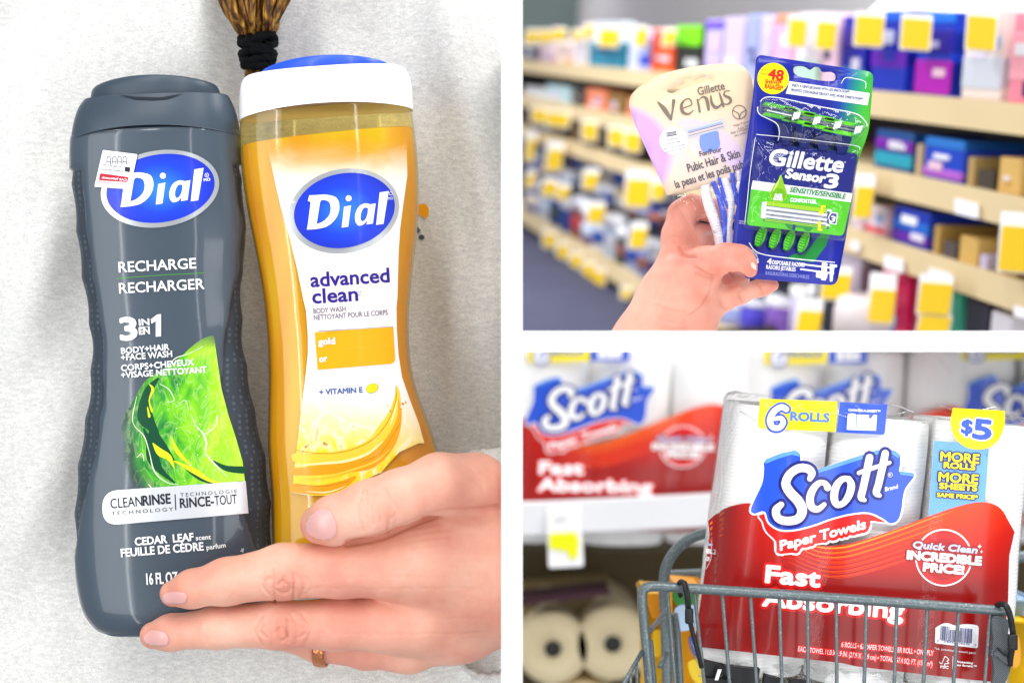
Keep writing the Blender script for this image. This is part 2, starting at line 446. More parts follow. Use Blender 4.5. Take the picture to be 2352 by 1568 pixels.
# ------------------------------------------------------------------ bottles
class Bottle:
    def __init__(s, O, alpha, y0, left, right, thick, n=2.7):
        s.O = O; s.a = R(alpha); s.e1 = (math.cos(s.a), -math.sin(s.a)); s.e2 = (math.sin(s.a), math.cos(s.a)); s.y0 = y0; s.n = n
        s.K0 = K * (D + y0) / D
        L = sorted([s.uv(*p) for p in left], key=lambda q: q[1]); Rr = sorted([s.uv(*p) for p in right], key=lambda q: q[1])
        s.Lv, s.Lu = [q[1] for q in L], [q[0] for q in L]; s.Rv, s.Ru = [q[1] for q in Rr], [q[0] for q in Rr]
        s.Tv, s.Tt = [q[0] for q in thick], [q[1] for q in thick]
    def uv(s, px, py):
        dx, dy = px - s.O[0], py - s.O[1]; return dx * s.e1[0] + dy * s.e1[1], dx * s.e2[0] + dy * s.e2[1]
    def sm(s, v, a, b):
        # smoothed linear interpolation
        return float(np.mean([np.interp(v + d, a, b) for d in (-16, -8, 0, 8, 16)]))
    def row(s, v): return s.sm(v, s.Lv, s.Lu), s.sm(v, s.Rv, s.Ru), s.sm(v, s.Tv, s.Tt)
    def world(s, u, v, y):
        px = s.O[0] + u * s.e1[0] + v * s.e2[0]; py = s.O[1] + u * s.e1[1] + v * s.e2[1]
        return Vector(((px - 1176) * s.K0, y, (784 - py) * s.K0))
    def depth(s, u, v):
        l, r, t = s.row(v); c, a = (l + r) / 2, (r - l) / 2
        q = min(abs((u - c) / a), .995)
        return -t * K * (1 - q ** s.n) ** (1 / s.n)
    def surf(s, px, py, lift=0.0):
        y = s.y0 - .018
        for _ in range(4):
            f = (D + y) / (D + s.y0); qx = 1176 + (px - 1176) * f; qy = 784 + (py - 784) * f
            u, v = s.uv(qx, qy); y = s.y0 + s.depth(u, v) - lift - .0003
        return s.world(u, v, y)
    def mesh(s, vs, seg=72, topfun=None, botfun=None, shrink=0.0, endcap=(True, True), roundv=()):
        V, F = [], []; m = 0
        for v0 in vs:
            for j in range(seg):
                th = 2 * math.pi * j / seg; cu, su = math.cos(th), math.sin(th)
                v = v0
                l, r, t = s.row(v); c, a = (l + r) / 2, (r - l) / 2
                kx = 1.0
                for (lo, hi, amt) in roundv:
                    if (lo < hi and v > lo) or (lo > hi and v < lo):
                        q = min(abs(v - lo) / abs(hi - lo), 1); kx = 1 - amt * (1 - math.sqrt(max(0, 1 - q * q)))
                a2, t2 = a * kx - shrink, t * kx - shrink
                u = c + a2 * math.copysign(abs(cu) ** (2 / s.n), cu); y = -t2 * K * math.copysign(abs(su) ** (2 / s.n), su)
                vv = v
                if topfun: vv = topfun(v, (u - c) / a, -y / (t * K))
                V.append(s.world(u, vv, s.y0 + y))
        n = len(vs)
        for i in range(n - 1):
            for j in range(seg):
                k = (j + 1) % seg; F.append((i * seg + j, i * seg + k, (i + 1) * seg + k, (i + 1) * seg + j))
        if endcap[0]: F.append(tuple(range(seg)))
        if endcap[1]: F.append(tuple((n - 1) * seg + j for j in range(seg - 1, -1, -1)))
        return V, F

# ---- dark grey bottle
GLs = [(185, 235), (172, 275), (165, 315), (163, 350), (163, 400), (166, 460), (173, 520), (182, 610), (195, 690), (202, 740), (208, 790), (206, 860), (200, 930), (190, 985), (180, 1050), (173, 1120), (170, 1200), (175, 1300), (184, 1360), (197, 1410), (206, 1440)]
GRs = [(530, 235), (543, 265), (550, 290), (552, 350), (560, 430), (566, 500), (565, 560), (560, 605), (559, 660), (560, 730), (564, 800), (576, 870), (590, 950), (606, 1015), (618, 1080), (626, 1160), (628, 1250), (622, 1330), (608, 1390), (596, 1425)]
TH = [(0, 88), (60, 92), (300, 96), (500, 84), (560, 80), (700, 86), (900, 104), (1200, 112), (1240, 108)]
gb = Bottle((355, 205), 2.3, 0.0, GLs, GRs, TH, 2.5)
GREY = mat('bottle_slate', '3E4D5C', 0.35, spec=.5, coat=1.3); n = N(GREY)
co = n.coord(); n.bump(n.noise(co, 2600, 2), .08, .0002)
n.color(n.mix(n.noise(co, 25, 2), '384653', '42505E'))
GSIDE = mat('bottle_slate_grip', '46505A', 0.45); n = N(GSIDE)
v = n.add('ShaderNodeTexVoronoi', feature='F1'); n.lk(n.coord(), v.inputs['Vector']); v.inputs['Scale'].default_value = 420; v.inputs['Randomness'].default_value = 0.12
dots = n.math('LESS_THAN', v.outputs['Distance'], .32); n.bump(dots, .8, .0006)
n.color(n.mix(dots, '323C47', '4A5663'))
t = thing('body_wash_bottle', 'dark slate grey body wash bottle with green splash picture, standing on the left', 'bottle', gb.world(40, 1230, 0))
vs = list(np.arange(96, 1236, 9)) + [1240]
V, F = gb.mesh(vs, 96, roundv=((1170, 1240, .22), (102, 96, .03)))
# grip zones: the flanks of the body behind the label panel, scalloped by shallow waves
body = mesh_obj('body', V, F, [GREY, GSIDE], t, True)
uvb = [gb.uv(v.x / gb.K0 + 1176, 784 - v.z / gb.K0) for v in V]
def ridge_r(v): return float(np.interp(v, [100, 320, 420, 560, 720, 840, 900, 1060, 1200], [170, 192, 180, 150, 132, 145, 160, 200, 212]))
def ridge_l(v): return float(np.interp(v, [100, 320, 420, 560, 720, 840, 900, 1060, 1200], [-160, -150, -140, -125, -128, -150, -170, -215, -220]))
for p in body.data.polygons:
    c = [uvb[i] for i in p.vertices]; u = sum(q[0] for q in c) / len(c); v = sum(q[1] for q in c) / len(c)
    if 190 < v < 1130 and (u > ridge_r(v) + 6 or u < ridge_l(v) - 6): p.material_index = 1
for i, q in enumerate(uvb):
    u, v = q; rr, ll = ridge_r(v), ridge_l(v)
    if 180 < v < 1130 and (u > rr or u < ll):
        e = min(max((u - rr) if u > rr else (ll - u), 0) / 8, 1)
        co_ = body.data.vertices[i].co; cx = gb.world(sum(gb.row(v)[:2]) / 2, v, 0)
        dv = (Vector((co_.x, co_.y, co_.z)) - cx); dv.normalize()
        body.data.vertices[i].co = co_ - dv * (.0007 * e + .0009 * e * abs(math.sin(v / 34)))
# cap: shoulder + lid
CAPG = mat('cap_slate', '3B4855', 0.36); 
gc = Bottle((355, 205), 2.3, 0.0, [(232, 205), (205, 222), (186, 242), (176, 270), (168, 300), (164, 325), (163, 350)], [(505, 195), (522, 215), (535, 240), (545, 268), (551, 300), (553, 325), (554, 350)], [(-10, 70), (20, 80), (60, 95), (100, 99)], 2.4)
V, F = gc.mesh([22, 24, 30, 40, 52, 66, 82, 96, 104, 106], 96, topfun=lambda v, q, d: v + (v > 60) * (-22 * (1 - q * q) * (v - 60) / 46 + 12 * (v - 60) / 46) + (v < 40) * 6 * q * q * 0)
capo = mesh_obj('cap', V, F, CAPG, t, True)
gl = Bottle((355, 205), 2.3, 0.004, [(222, 178), (214, 200), (210, 225), (208, 245)], [(488, 172), (500, 195), (506, 215), (508, 240)], [(-40, 70), (0, 82), (30, 86)], 2.1)
V, F = gl.mesh([-4, -3, 0, 6, 14, 22, 32], 96, topfun=lambda v, q, d: v - 16 * (1 - q * q) * (v < 18), roundv=((6, -4, .05),))
lid = mesh_obj('lid', V, F, CAPG, t, True)
DK = plain('1E242B', .6)
pr = Print(gc.surf, A1, 12); pr.fill([(330, 308), (420, 318), (560, 322), (690, 300), (600, 330), (520, 336), (420, 332)], DK, 1)
pr.build('thumb_notch', t)
# logo shared by both bottles
OVB = mat('oval_blue', '0A2CCB', .3, coat=.3); n = N(OVB)
SIL = mat('foil_silver', 'C4C8CC', .28, metal=.75)
WHI = plain('FAFAFC', .4); WHG = plain('F4F5F8', .3, .2)
def oval_blue(name, cx, cy):
    m = mat(name, '0A2CCB', .3, coat=.3); n = N(m); uv = n.coord('UV')
    s_ = n.add('ShaderNodeMapping'); n.lk(uv, s_.inputs[0]); s_.inputs['Location'].default_value = (-cx / 1000, -cy / 1000, 0)
    s2_ = n.scale(s_.outputs[0], 7.5, 10, 1)
    g = n.add('ShaderNodeTexGradient', gradient_type='SPHERICAL'); n.lk(s2_, g.inputs[0])
    n.color(n.ramp(g.outputs['Fac'], [(0, '0A22B8'), (.45, '0C3FE0'), (1, '2B86FF')])); return m
def dial_logo(pr, c, a, b, ang, tx, cv, nm):
    """blue oval in a silver rim with its slanted four-letter word; tx places the letters in crop units"""
    m = oval_blue(nm, *c)
    pr.fill(ell(c[0], c[1], a, b, ang), SIL, 1, raw=True); pr.fill(ell(c[0] + a * .008, c[1] - b * .01, a * .915, b * .885, ang), m, 2, raw=True)
    f = tx                                   # maps letter space (0..520 wide, 0..200 high, y down) to crop units
    def S(pts, wd, lay=3, sm=6): pr.stroke([f(*p) for p in pts], wd, WHG, lay, sm)
    # D
    def Pg(pts, lay=3): pr.fill([f(*p) for p in pts], WHG, lay)
    bowl = catmull([(58, 4), (120, 4), (178, 22), (196, 72), (178, 130), (130, 172), (70, 186), (0, 188)], 6)
    inn = catmull([(66, 160), (104, 146), (136, 116), (146, 78), (136, 44), (108, 32), (92, 34)], 6)
    pr.fill([f(*p) for p in [(24, 4)] + [tuple(q) for q in bowl] + [(10, 188), (16, 160), (32, 40), (16, 34)]], WHG, 3, holes=[[f(*p) for p in [tuple(q) for q in inn] + [(86, 44)]]])
    # i
    Pg([(222, 72), (262, 66), (246, 180), (208, 184)]); pr.disc(*f(248, 28), 17, WHG, 3)
    # a
    oo = catmull([(372, 64), (340, 58), (306, 74), (286, 112), (286, 152), (304, 176), (334, 170), (352, 150)], 5)
    ii = catmull([(358, 84), (336, 82), (320, 106), (316, 138), (326, 154), (344, 142), (356, 112)], 5)
    pr.fill([f(*p) for p in [tuple(q) for q in oo] + [(350, 172), (386, 168), (402, 60)]], WHG, 3, holes=[[f(*p) for p in [tuple(q) for q in ii]]])
    # l
    Pg([(424, 2), (476, -4), (446, 172), (404, 176)])
pr = Print(gb.surf, A1, 14)
def tg(x, y): return (338 + x * .97 + (188 - y) * -.0 + 0, 938 - (188 - y) * 1.0 - x * .052 - 2)
def tg(x, y):
    return (328 + x * 1.0, 936 - (188 - y) * 1.02 - x * .05)
dial_logo(pr, A1(560, 833), 137, 88, 9, tg, A1, 'oval_blue_left')
pr.text('MO', (806, 792), (842, 788), 16, WHI, 3, heavy=.6)
pr.stroke(ell(822, 757, 11, 11, n=18) + [(833, 757)], 2.5, WHI, 3, 1); pr.text('R', (818, 763), (828, 762), 10, WHI, 3)
pr.build('logo', t)
# label texts
pr = Print(gb.surf, A1, 30)
pr.text('RECHARGE', (330, 1300), (762, 1277), 56, WHG, 2, heavy=1.6)
pr.text('RECHARGER', (333, 1418), (808, 1392), 56, WHG, 2, heavy=1.6)
GRN = plain('4FB02E', .4); pr.stroke([(318, 1335), (560, 1317), (805, 1304)], 3, GRN, 2)
pr.cv = A2
pr.text('3', (343, 222), (430, 216), 118, WHG, 2, heavy=7); pr.fill([(508, 108), (545, 80), (566, 78), (566, 202), (536, 205), (536, 118), (512, 132)], WHG, 2)
pr.text('IN', (444, 142), (500, 138), 34, WHG, 2, heavy=2); pr.text('EN', (444, 192), (502, 188), 36, WHG, 2, heavy=2); pr.stroke([(442, 152), (502, 148)], 3, WHG, 2, 1)
for s_, p0, p1, h in (('BODY+HAIR', (344, 300), (612, 277), 32), ('+FACE WASH', (344, 338), (628, 316), 33), ('CORPS+CHEVEUX', (344, 397), (750, 362), 33), ('+VISAGE NETTOYANT', (344, 436), (822, 404), 33)):
    pr.text(s_, p0, p1, h, WHG, 4, heavy=1.3)
pr.text('CEDAR  LEAF', (422, 1372), (748, 1344), 42, WHG, 2, heavy=2); pr.text('scent', (762, 1343), (846, 1336), 26, WHG, 2, heavy=.9)
pr.text('FEUILLE DE CÈDRE', (344, 1436), (804, 1398), 44, WHG, 2, heavy=2); pr.text('parfum', (822, 1396), (928, 1382), 26, WHG, 2, heavy=.9)
pr.cv = A4
pr.text('16 FL OZ', (814, 1020), (985, 1010), 60, WHG, 2, heavy=2); pr.text('86', (1348, 842), (1354, 822), 16, WHG, 2)
pr.build('label_lettering', t)
# green splash picture: an ink gradient full of swirls
SPL = mat('splash_green', '5FCB10', .3, coat=.2); n = N(SPL); uv = n.coord('UV')
wv = n.noise(n.scale(uv, 1.6, 1, 1), 7, 2, .5, 2.2); w2 = n.noise(n.scale(uv, 2.2, 1, 1), 9, 1.5, .5, 3.5)
X, Y, _ = n.xyz(uv)
dg = n.math('MULTIPLY_ADD', X, 4.0, -1.15); dg = n.math('ADD', dg, n.math('MULTIPLY', n.math('SUBTRACT', wv, .5), 1.3))
base = n.ramp(dg, [(0, '06552A'), (.22, '1F8E2C'), (.42, '58B81C'), (.7, '8FD80E'), (1, 'B4EA22')])
st = n.ramp(w2, [(.40, (0, 0, 0)), (.47, (1, 1, 1)), (.53, (0, 0, 0))]); base = n.mix(n.math('MULTIPLY', n.xyz(st)[0], .22), base, 'E9FBA8')
n.color(base)
_d1 = n.math('SUBTRACT', X, .492); _d2 = n.math('SUBTRACT', Y, .985); _rr = n.math('SQRT', n.math('ADD', n.math('MULTIPLY', _d1, _d1), n.math('MULTIPLY', _d2, _d2)))
_rr = n.math('ADD', _rr, n.math('MULTIPLY', n.math('SUBTRACT', wv, .5), .05))
n.lk(n.xyz(n.ramp(_rr, [(.185, (1, 1, 1)), (.222, (0, 0, 0))]))[0], n.b.inputs['Alpha'])
def edgefade(v): return v
pr = Print(gb.surf, A2, 12)
sp = catmull([(862, 195), (800, 215), (735, 262), (660, 330), (560, 395), (480, 450), (420, 540), (360, 640), (325, 780), (318, 900), (335, 1000), (362, 1062)], 6)
spl = [tuple(p) for p in sp] + [(700, 1040), (1036, 1014), (1022, 900), (985, 770), (945, 650), (905, 500), (880, 330)]
pr.fill(spl, SPL, 1)
DG = plain('064A2E', .3, .2); YG = plain('D6E81E', .3, .2); PG = plain('E8F8D0', .3, .2)
for pts, wd in (([(548, 440), (500, 500), (470, 590), (480, 660), (520, 720), (530, 780), (570, 830), (640, 900)], [8, 26, 34, 52, 30, 46, 40, 8]),
                ([(470, 720), (500, 800), (520, 880), (560, 950), (640, 1020)], [6, 22, 40, 22, 6]), ([(700, 940), (780, 990), (860, 1030)], [4, 18, 4]), ([(860, 900), (930, 940), (1022, 950)], [4, 18, 24])):
    pr.stroke(pts, [q * 1.7 for q in wd], DG, 1.6)
for pts, wd in (([(500, 470), (520, 500), (500, 560), (515, 620)], [3, 14, 6, 12]), ([(520, 800), (560, 850), (610, 880), (640, 940)], [4, 34, 26, 4]), ([(640, 900), (760, 960), (850, 1012), (960, 1030)], [6, 26, 14, 4]), ([(490, 600), (500, 650)], [5, 12]), ([(620, 760), (660, 850), (740, 930)], [3, 20, 4])):
    pr.stroke(pts, [q * 1.2 for q in wd], YG, 2)
for pts, wd in (([(430, 540), (408, 640), (415, 700), (470, 760), (500, 850), (530, 960), (600, 1020), (660, 1030)], [2, 5, 3, 6, 4, 7, 5, 2]), ([(735, 640), (760, 700), (800, 745), (820, 800), (815, 850), (850, 900), (940, 990)], [3, 4, 9, 11, 5, 8, 3]),
                ([(880, 650), (872, 700), (835, 735), (812, 750)], [9, 5, 7, 4]), ([(560, 470), (610, 500), (640, 560), (600, 570)], [3, 5, 4, 3]), ([(430, 880), (460, 860), (470, 900)], [3, 5, 3]), ([(650, 600), (700, 560), (720, 620)], [2, 4, 2]),
                ([(495, 1030), (510, 1050), (505, 1075)], [4, 7, 3]), ([(600, 400), (640, 330), (720, 300), (800, 260)], [2, 5, 4, 2])):
    pr.stroke(pts, wd, PG, 2.4)
for _ in range(46): pr.disc(random.gauss(790, 70), random.gauss(800, 130), random.uniform(1.2, 4), PG, 2.5, 8)
pr.build('splash_picture', t)
pr = Print(gb.surf, A2, 14)
SILP = mat('foil_band', 'DADDE2', .32, metal=.35, coat=.2)
band = rrect([(236, 1068), (1040, 1012), (1056, 1192), (238, 1262)], [92, 3, 3, 92], 8)
pr.fill(band, SILP, 3)
BK = plain('23242E', .45)
pr.text('CLEAN', (284, 1166), (462, 1150), 54, BK, 4, heavy=.4); pr.text('RINSE', (466, 1149), (620, 1136), 54, BK, 4, heavy=2)
pr.text('TECHNOLOGY', (288, 1203), (634, 1178), 20, BK, 4, space=1.4); pr.stroke([(644, 1088), (648, 1172)], 6, BK, 4, 1)
pr.text('RINCE-', (674, 1162), (862, 1148), 52, BK, 4, heavy=1.6); pr.text('TOUT', (868, 1147), (992, 1138), 52, BK, 4, heavy=.4); pr.text('TECHNOLOGIE', (674, 1100), (992, 1078), 20, BK, 4, space=1.4)
pr.build('silver_band', t)
# price sticker
pr = Print(gb.surf, A1, 16, .0002)
stk = rrect([(240, 616), (434, 640), (392, 836), (192, 822)], 6); pr.fill(stk, mat('sticker_paper', 'F6F6F8', .55), 4)
RD = plain('C21F3A', .5); pr.fill(rrect([(224, 746), (384, 768), (376, 796), (218, 786)], 8), RD, 4.6)
for i in range(4): pr.stroke([(262 + i * 30, 694), (264 + i * 30, 660), (274 + i * 30, 652), (284 + i * 30, 664), (282 + i * 30, 698)], 3, BK, 4.6, 3); pr.stroke([(264 + i * 30, 680), (283 + i * 30, 683)], 3, BK, 4.6, 1)
pr.text('10-99-01 qit', (350, 706), (236, 696), 10, BK, 4.6); pr.text('shopper discount', (352, 732), (232, 720), 10, BK, 4.6); pr.fill([(364, 710), (394, 714), (390, 740), (362, 736)], BK, 4.6)
pr.text('CVS pharmacy', (374, 778), (234, 768), 12, WHI, 5, heavy=.6); pr.text('thank you for shopping', (372, 806), (216, 792), 8, plain('B04050', .5), 4.6)
pr.build('price_sticker', t)

# ---- gold bottle
YLs = [(555, 255), (553, 300), (553, 340), (557, 395), (566, 461), (578, 525), (590, 584), (602, 650), (610, 707), (617, 790), (619, 860), (618, 935), (617, 1017), (621, 1080), (626, 1140), (628, 1247), (632, 1330)]
YRs = [(942, 240), (948, 270), (955, 322), (961, 390), (962, 461), (958, 530), (951, 590), (943, 660), (939, 710), (938, 760), (942, 832), (952, 880), (967, 925), (985, 970), (1001, 1020), (1014, 1060), (1026, 1120), (1032, 1200), (1030, 1300)]
TH2 = [(0, 84), (60, 90), (200, 96), (440, 84), (520, 80), (640, 86), (900, 104), (1200, 110)]
yb = Bottle((752, 205), 4.0, 0.0, YLs, YRs, TH2, 2.6)
t = thing('body_wash_bottle', 'clear bottle of golden yellow body wash under a white and blue cap', 'bottle', yb.world(20, 1100, 0))
LIQ = bpy.data.materials.new('amber_liquid'); LIQ.use_nodes = True; _n = N(LIQ); nt = LIQ.node_tree; pb = _n.b
_g = _n.noise(_n.scale(_n.coord(), 30, 30, 3), 1.4, 2, .5, .6)
_c = _n.ramp(_g, [(.38, 'F2A600'), (.5, 'FFCA00'), (.62, 'FFEC18')]); _lw = _n.add('ShaderNodeLayerWeight'); _lw.inputs[0].default_value = .35; _n.color(_n.mix(_n.math('POWER', _lw.outputs['Facing'], 3.0), _c, 'DC9400'))  # streaks and deeper edges paint refracted light into the liquid's colour
pb.inputs['Roughness'].default_value = .12; pb.inputs['Subsurface Weight'].default_value = .0
_t = nt.nodes.new('ShaderNodeBsdfTransparent'); _t.inputs[0].default_value = (1, .92, .06, 1); _m = nt.nodes.new('ShaderNodeMixShader'); _m.inputs[0].default_value = .62
nt.links.new(_t.outputs[0], _m.inputs[1]); nt.links.new(pb.outputs[0], _m.inputs[2]); nt.links.new(_m.outputs[0], nt.nodes['Material Output'].inputs[0])
SHELL = bpy.data.materials.new('clear_plastic'); SHELL.use_nodes = True; nt = SHELL.node_tree; nt.nodes.clear()
out = nt.nodes.new('ShaderNodeOutputMaterial'); mx = nt.nodes.new('ShaderNodeMixShader'); tr = nt.nodes.new('ShaderNodeBsdfTransparent'); gs = nt.nodes.new('ShaderNodeBsdfGlossy'); fr = nt.nodes.new('ShaderNodeLayerWeight'); pw = nt.nodes.new('ShaderNodeMath'); pw.operation = 'POWER'; pw.inputs[1].default_value = 4; ad = nt.nodes.new('ShaderNodeMath'); ad.inputs[1].default_value = .06
tr.inputs[0].default_value = (1, .90, .50, 1); gs.inputs['Roughness'].default_value = .06; fr.inputs[0].default_value = .5
nt.links.new(fr.outputs['Facing'], pw.inputs[0]); nt.links.new(pw.outputs[0], ad.inputs[0]); nt.links.new(ad.outputs[0], mx.inputs[0]); nt.links.new(tr.outputs[0], mx.inputs[1]); nt.links.new(gs.outputs[0], mx.inputs[2]); nt.links.new(mx.outputs[0], out.inputs[0])
vs = list(np.arange(44, 1130, 10))
V, F = yb.mesh(vs, 96, roundv=((1060, 1130, .2),)); mesh_obj('body', V, F, SHELL, t, True)
V, F = yb.mesh([112, 114] + list(np.arange(124, 1120, 10)), 96, shrink=4, topfun=lambda v, q, d: v + (v < 124) * (-8 * q)); liq = mesh_obj('body_wash', V, F, LIQ, t, True)
CW = mat('cap_white', 'FBFBFD', .3, coat=.2)
yc = Bottle((752, 205), 4.0, 0.0, [(560, 178), (554, 195), (551, 235), (550, 268), (550, 285)], [(930, 160), (944, 176), (947, 215), (949, 250), (949, 270)], [(-40, 84), (0, 96), (70, 98)], 2.4)
V, F = yc.mesh([-40, -39, -36, -30, -22, -10, 10, 30, 46, 52, 53], 96, topfun=lambda v, q, d: v + (v > 20) * (-16 * (1 - q * q) * (v - 20) / 33 + 9 * (v - 20) / 33), roundv=((-22, -40, .08),))
mesh_obj('cap', V, F, CW, t, True)
CB = mat('lid_blue', '1F55D8', .35, coat=.2)
yl = Bottle((752, 205), 4.0, 0.004, [(606, 120), (596, 150), (592, 175)], [(890, 120), (897, 150), (898, 172)], [(-90, 70), (-40, 80)], 2.1)
V, F = yl.mesh([-66, -65, -62, -57, -50, -38, -30], 96, topfun=lambda v, q, d: v - 16 * (1 - q * q) * (v < -36) + 17, roundv=((-57, -66, .05),))
mesh_obj('lid', V, F, CB, t, True)
# front label, white fading out towards the top and the bottom picture
FL = mat('front_label_gold', 'FFFFFF', .35, coat=.25); n = N(FL); uv = n.coord('UV'); X, Y, _ = n.xyz(uv)
ns = n.noise(n.scale(uv, 1, 1, 1), 9, 3, .5, 1)
yy = n.math('ADD', Y, n.math('MULTIPLY', n.math('SUBTRACT', ns, .5), .05))
top = n.ramp(n.math('MULTIPLY_ADD', yy, 1.0 / .13, -.315 / .13), [(0, (0, 0, 0)), (1, (1, 1, 1))], 'EASE')
bl = n.ramp(n.math('MULTIPLY_ADD', n.math('ADD', yy, n.math('MULTIPLY', X, -.12)), 1.0 / .14, -.80 / .14), [(0, (0, 0, 0)), (1, (1, 1, 1))])
cl = n.mix(top, 'F6B01A', 'FDF3EE'); sw = n.noise(n.scale(uv, 1.3, 1, 1), 16, 4, .6, 1.6)
yel = n.ramp(sw, [(.3, 'FFD21A'), (.5, 'FBE11E'), (.62, 'FFF3B8'), (.7, 'F9B21A')])
cl = n.mix(bl, cl, yel); n.color(cl)
al = n.ramp(n.math('MULTIPLY_ADD', yy, 1.0 / .10, -.30 / .10), [(0, (0, 0, 0)), (1, (1, 1, 1))], 'EASE'); n.lk(n.xyz(al)[0], n.b.inputs['Alpha'])
pr = Print(yb.surf, A1, 14, .00025)
lab = [A1(*q) for q in [(1150, 470), (1170, 640), (1205, 800), (1240, 950), (1290, 1120), (1330, 1290), (1362, 1450)]] + [A2(*q) for q in [(1378, 60), (1388, 200), (1388, 300), (1372, 450), (1350, 620), (1330, 800), (1308, 960), (1304, 1078)]]
lab += [A2(*q) for q in [(1400, 1094), (1520, 1092), (1620, 1060), (1720, 1000), (1800, 960), (1900, 850), (2010, 800)]]
lab2 = [A2(*q) for q in [(2040, 800), (2010, 690), (1960, 560), (1915, 430), (1895, 300), (1886, 160), (1884, 40)]] + [A1(*q) for q in [(1890, 1440), (1896, 1200), (1905, 1050), (1925, 900), (1945, 760), (1940, 560), (1925, 480)]]
pr.fill(lab + lab2, FL, 1, raw=True)
VIO = plain('2A1C8E', .4); GT = plain('77758C', .45); BLU = plain('4A6AA8', .45)
pr2 = Print(yb.surf, A1, 14, .00045)
def tg2(x, y): return (1372 + x * .985, 1062 - (188 - y) * 1.04 - x * .035)
dial_logo(pr2, A1(1590, 957), 128, 96, 12, tg2, A1, 'oval_blue_right')
pr2.stroke(ell(1852, 860, 9, 9, n=18) + [(1861, 860)], 2.5, WHI, 3, 1); pr2.text('MO', (1838, 896), (1866, 893), 15, WHI, 3)
pr2.build('logo', t)
pr.text('advanced', (1406, 1382), (1845, 1354), 78, VIO, 2, heavy=2.6); pr.text('clean', (1416, 1474), (1668, 1458), 78, VIO, 2, heavy=2.6); pr.text('TM', (1668, 1418), (1690, 1416), 12, GT, 2); pr.text('MC', (1668, 1434), (1690, 1432), 12, GT, 2)
pr.cv = A2
pr.text('BODY WASH', (1420, 76), (1600, 62), 28, GT, 2, heavy=.5); pr.text('NETTOYANT POUR LE CORPS', (1422, 112), (1836, 82), 28, GT, 2, heavy=.5)
OR = plain('EDAB08', .35, .2); pr.fill(rrect([(1426, 180), (1866, 150), (1878, 354), (1442, 390)], [3, 3, 34, 3]), OR, 2)
pr.stroke([(1446, 174), (1864, 148)], 5, SIL, 2, 1); pr.stroke([(1432, 284), (1870, 252)], 2, plain('F8C43A', .4), 2.5, 1)
pr.text('gold', (1448, 250), (1540, 244), 34, WHI, 3, heavy=2); pr.text('or', (1454, 346), (1496, 342), 34, WHI, 3, heavy=2)
pr.text('+ VITAMIN E', (1453, 530), (1694, 516), 30, BLU, 2, heavy=1.5)
pr.fill(ell(1748, 493, 36, 26, 22), plain('8A7A10', .3), 2, holes=[ell(1748, 493, 33, 23, 22)]); pr.fill(ell(1748, 493, 34, 24, 22), plain('EFD820', .2, .4), 2.3)
# liquid ribbon
G1 = plain('F2A50C', .25, .4); G2 = plain('FBD23C', .25, .4); G3 = plain('FFF0A8', .25, .4); G4 = plain('C98A0C', .3)
pr.stroke([(1320, 880), (1450, 896), (1600, 880), (1740, 830), (1820, 740), (1870, 640), (1890, 540), (1885, 480)], [50, 78, 90, 96, 100, 66, 34, 8], G2, 1.6)
pr.stroke([(1314, 960), (1450, 950), (1600, 930), (1740, 900), (1850, 790), (1900, 660), (1895, 560)], [40, 52, 60, 74, 60, 26, 6], G1, 1.8)
pr.stroke([(1312, 1050), (1430, 1062), (1560, 1040), (1650, 990)], [50, 48, 50, 14], G1, 1.7)
for pts, wd, m in (([(1320, 838), (1400, 852), (1520, 856), (1650, 830), (1760, 770), (1840, 670), (1880, 560), (1880, 490)], 3.5, G4), ([(1314, 925), (1450, 915), (1600, 900), (1720, 860), (1810, 790)], [4, 12, 16, 14, 4], G3), ([(1330, 1000), (1460, 995), (1600, 960), (1760, 905), (1850, 830)], [3, 10, 12, 10, 3], G2),
                   ([(1320, 1030), (1480, 1040), (1620, 1010)], 3.5, G4), ([(1850, 700), (1872, 630), (1890, 560)], [4, 12, 4], G3), ([(1380, 1070), (1500, 1074), (1600, 1040)], [3, 9, 3], G3), ([(1700, 900), (1790, 860), (1860, 760), (1902, 690)], 3, G4)):
    pr.stroke(pts, wd, m, 2.2)
for q in ((1375, 820, 7), (1480, 800, 8), (1494, 806, 5), (1920, 580, 7), (1936, 572, 5), (1912, 610, 4), (1835, 590, 4), (1852, 620, 5)): pr.disc(*q, G4, 2.1, 10)
pr.build('front_label', t)

# ------------------------------------------------------------------ the person holding them: sweatshirt, plait, hand
SW = mat('heather_fleece', 'E8E6E0', .95, spec=.15); n = N(SW); co = n.coord()
st = n.scale(co, 1, .3, 2.6); f1 = n.noise(st, 330, 4, .7); f2 = n.noise(n.scale(co, 1, 1, 3.5), 1500, 2, .6); f3 = n.noise(co, 14, 3, .6)
cl = n.mix(n.xyz(n.ramp(f1, [(.36, (0, 0, 0)), (.64, (1, 1, 1))]))[0], 'DAD8D4', 'F8F6F0'); cl = n.mix(n.math('MULTIPLY', n.xyz(n.ramp(f2, [(.35, (1, 1, 1)), (.5, (0, 0, 0))]))[0], .6), cl, 'A5A4A6')
cl = n.mix(n.math('MULTIPLY', n.xyz(n.ramp(f3, [(.42, (1, 1, 1)), (.6, (0, 0, 0))]))[0], .14), cl, 'BFC6CC'); n.color(cl)
b1 = n.bump(f1, .25, .0012); n.bump(f2, .35, .0006, b1); n.b.inputs['Sheen Weight'].default_value = .25
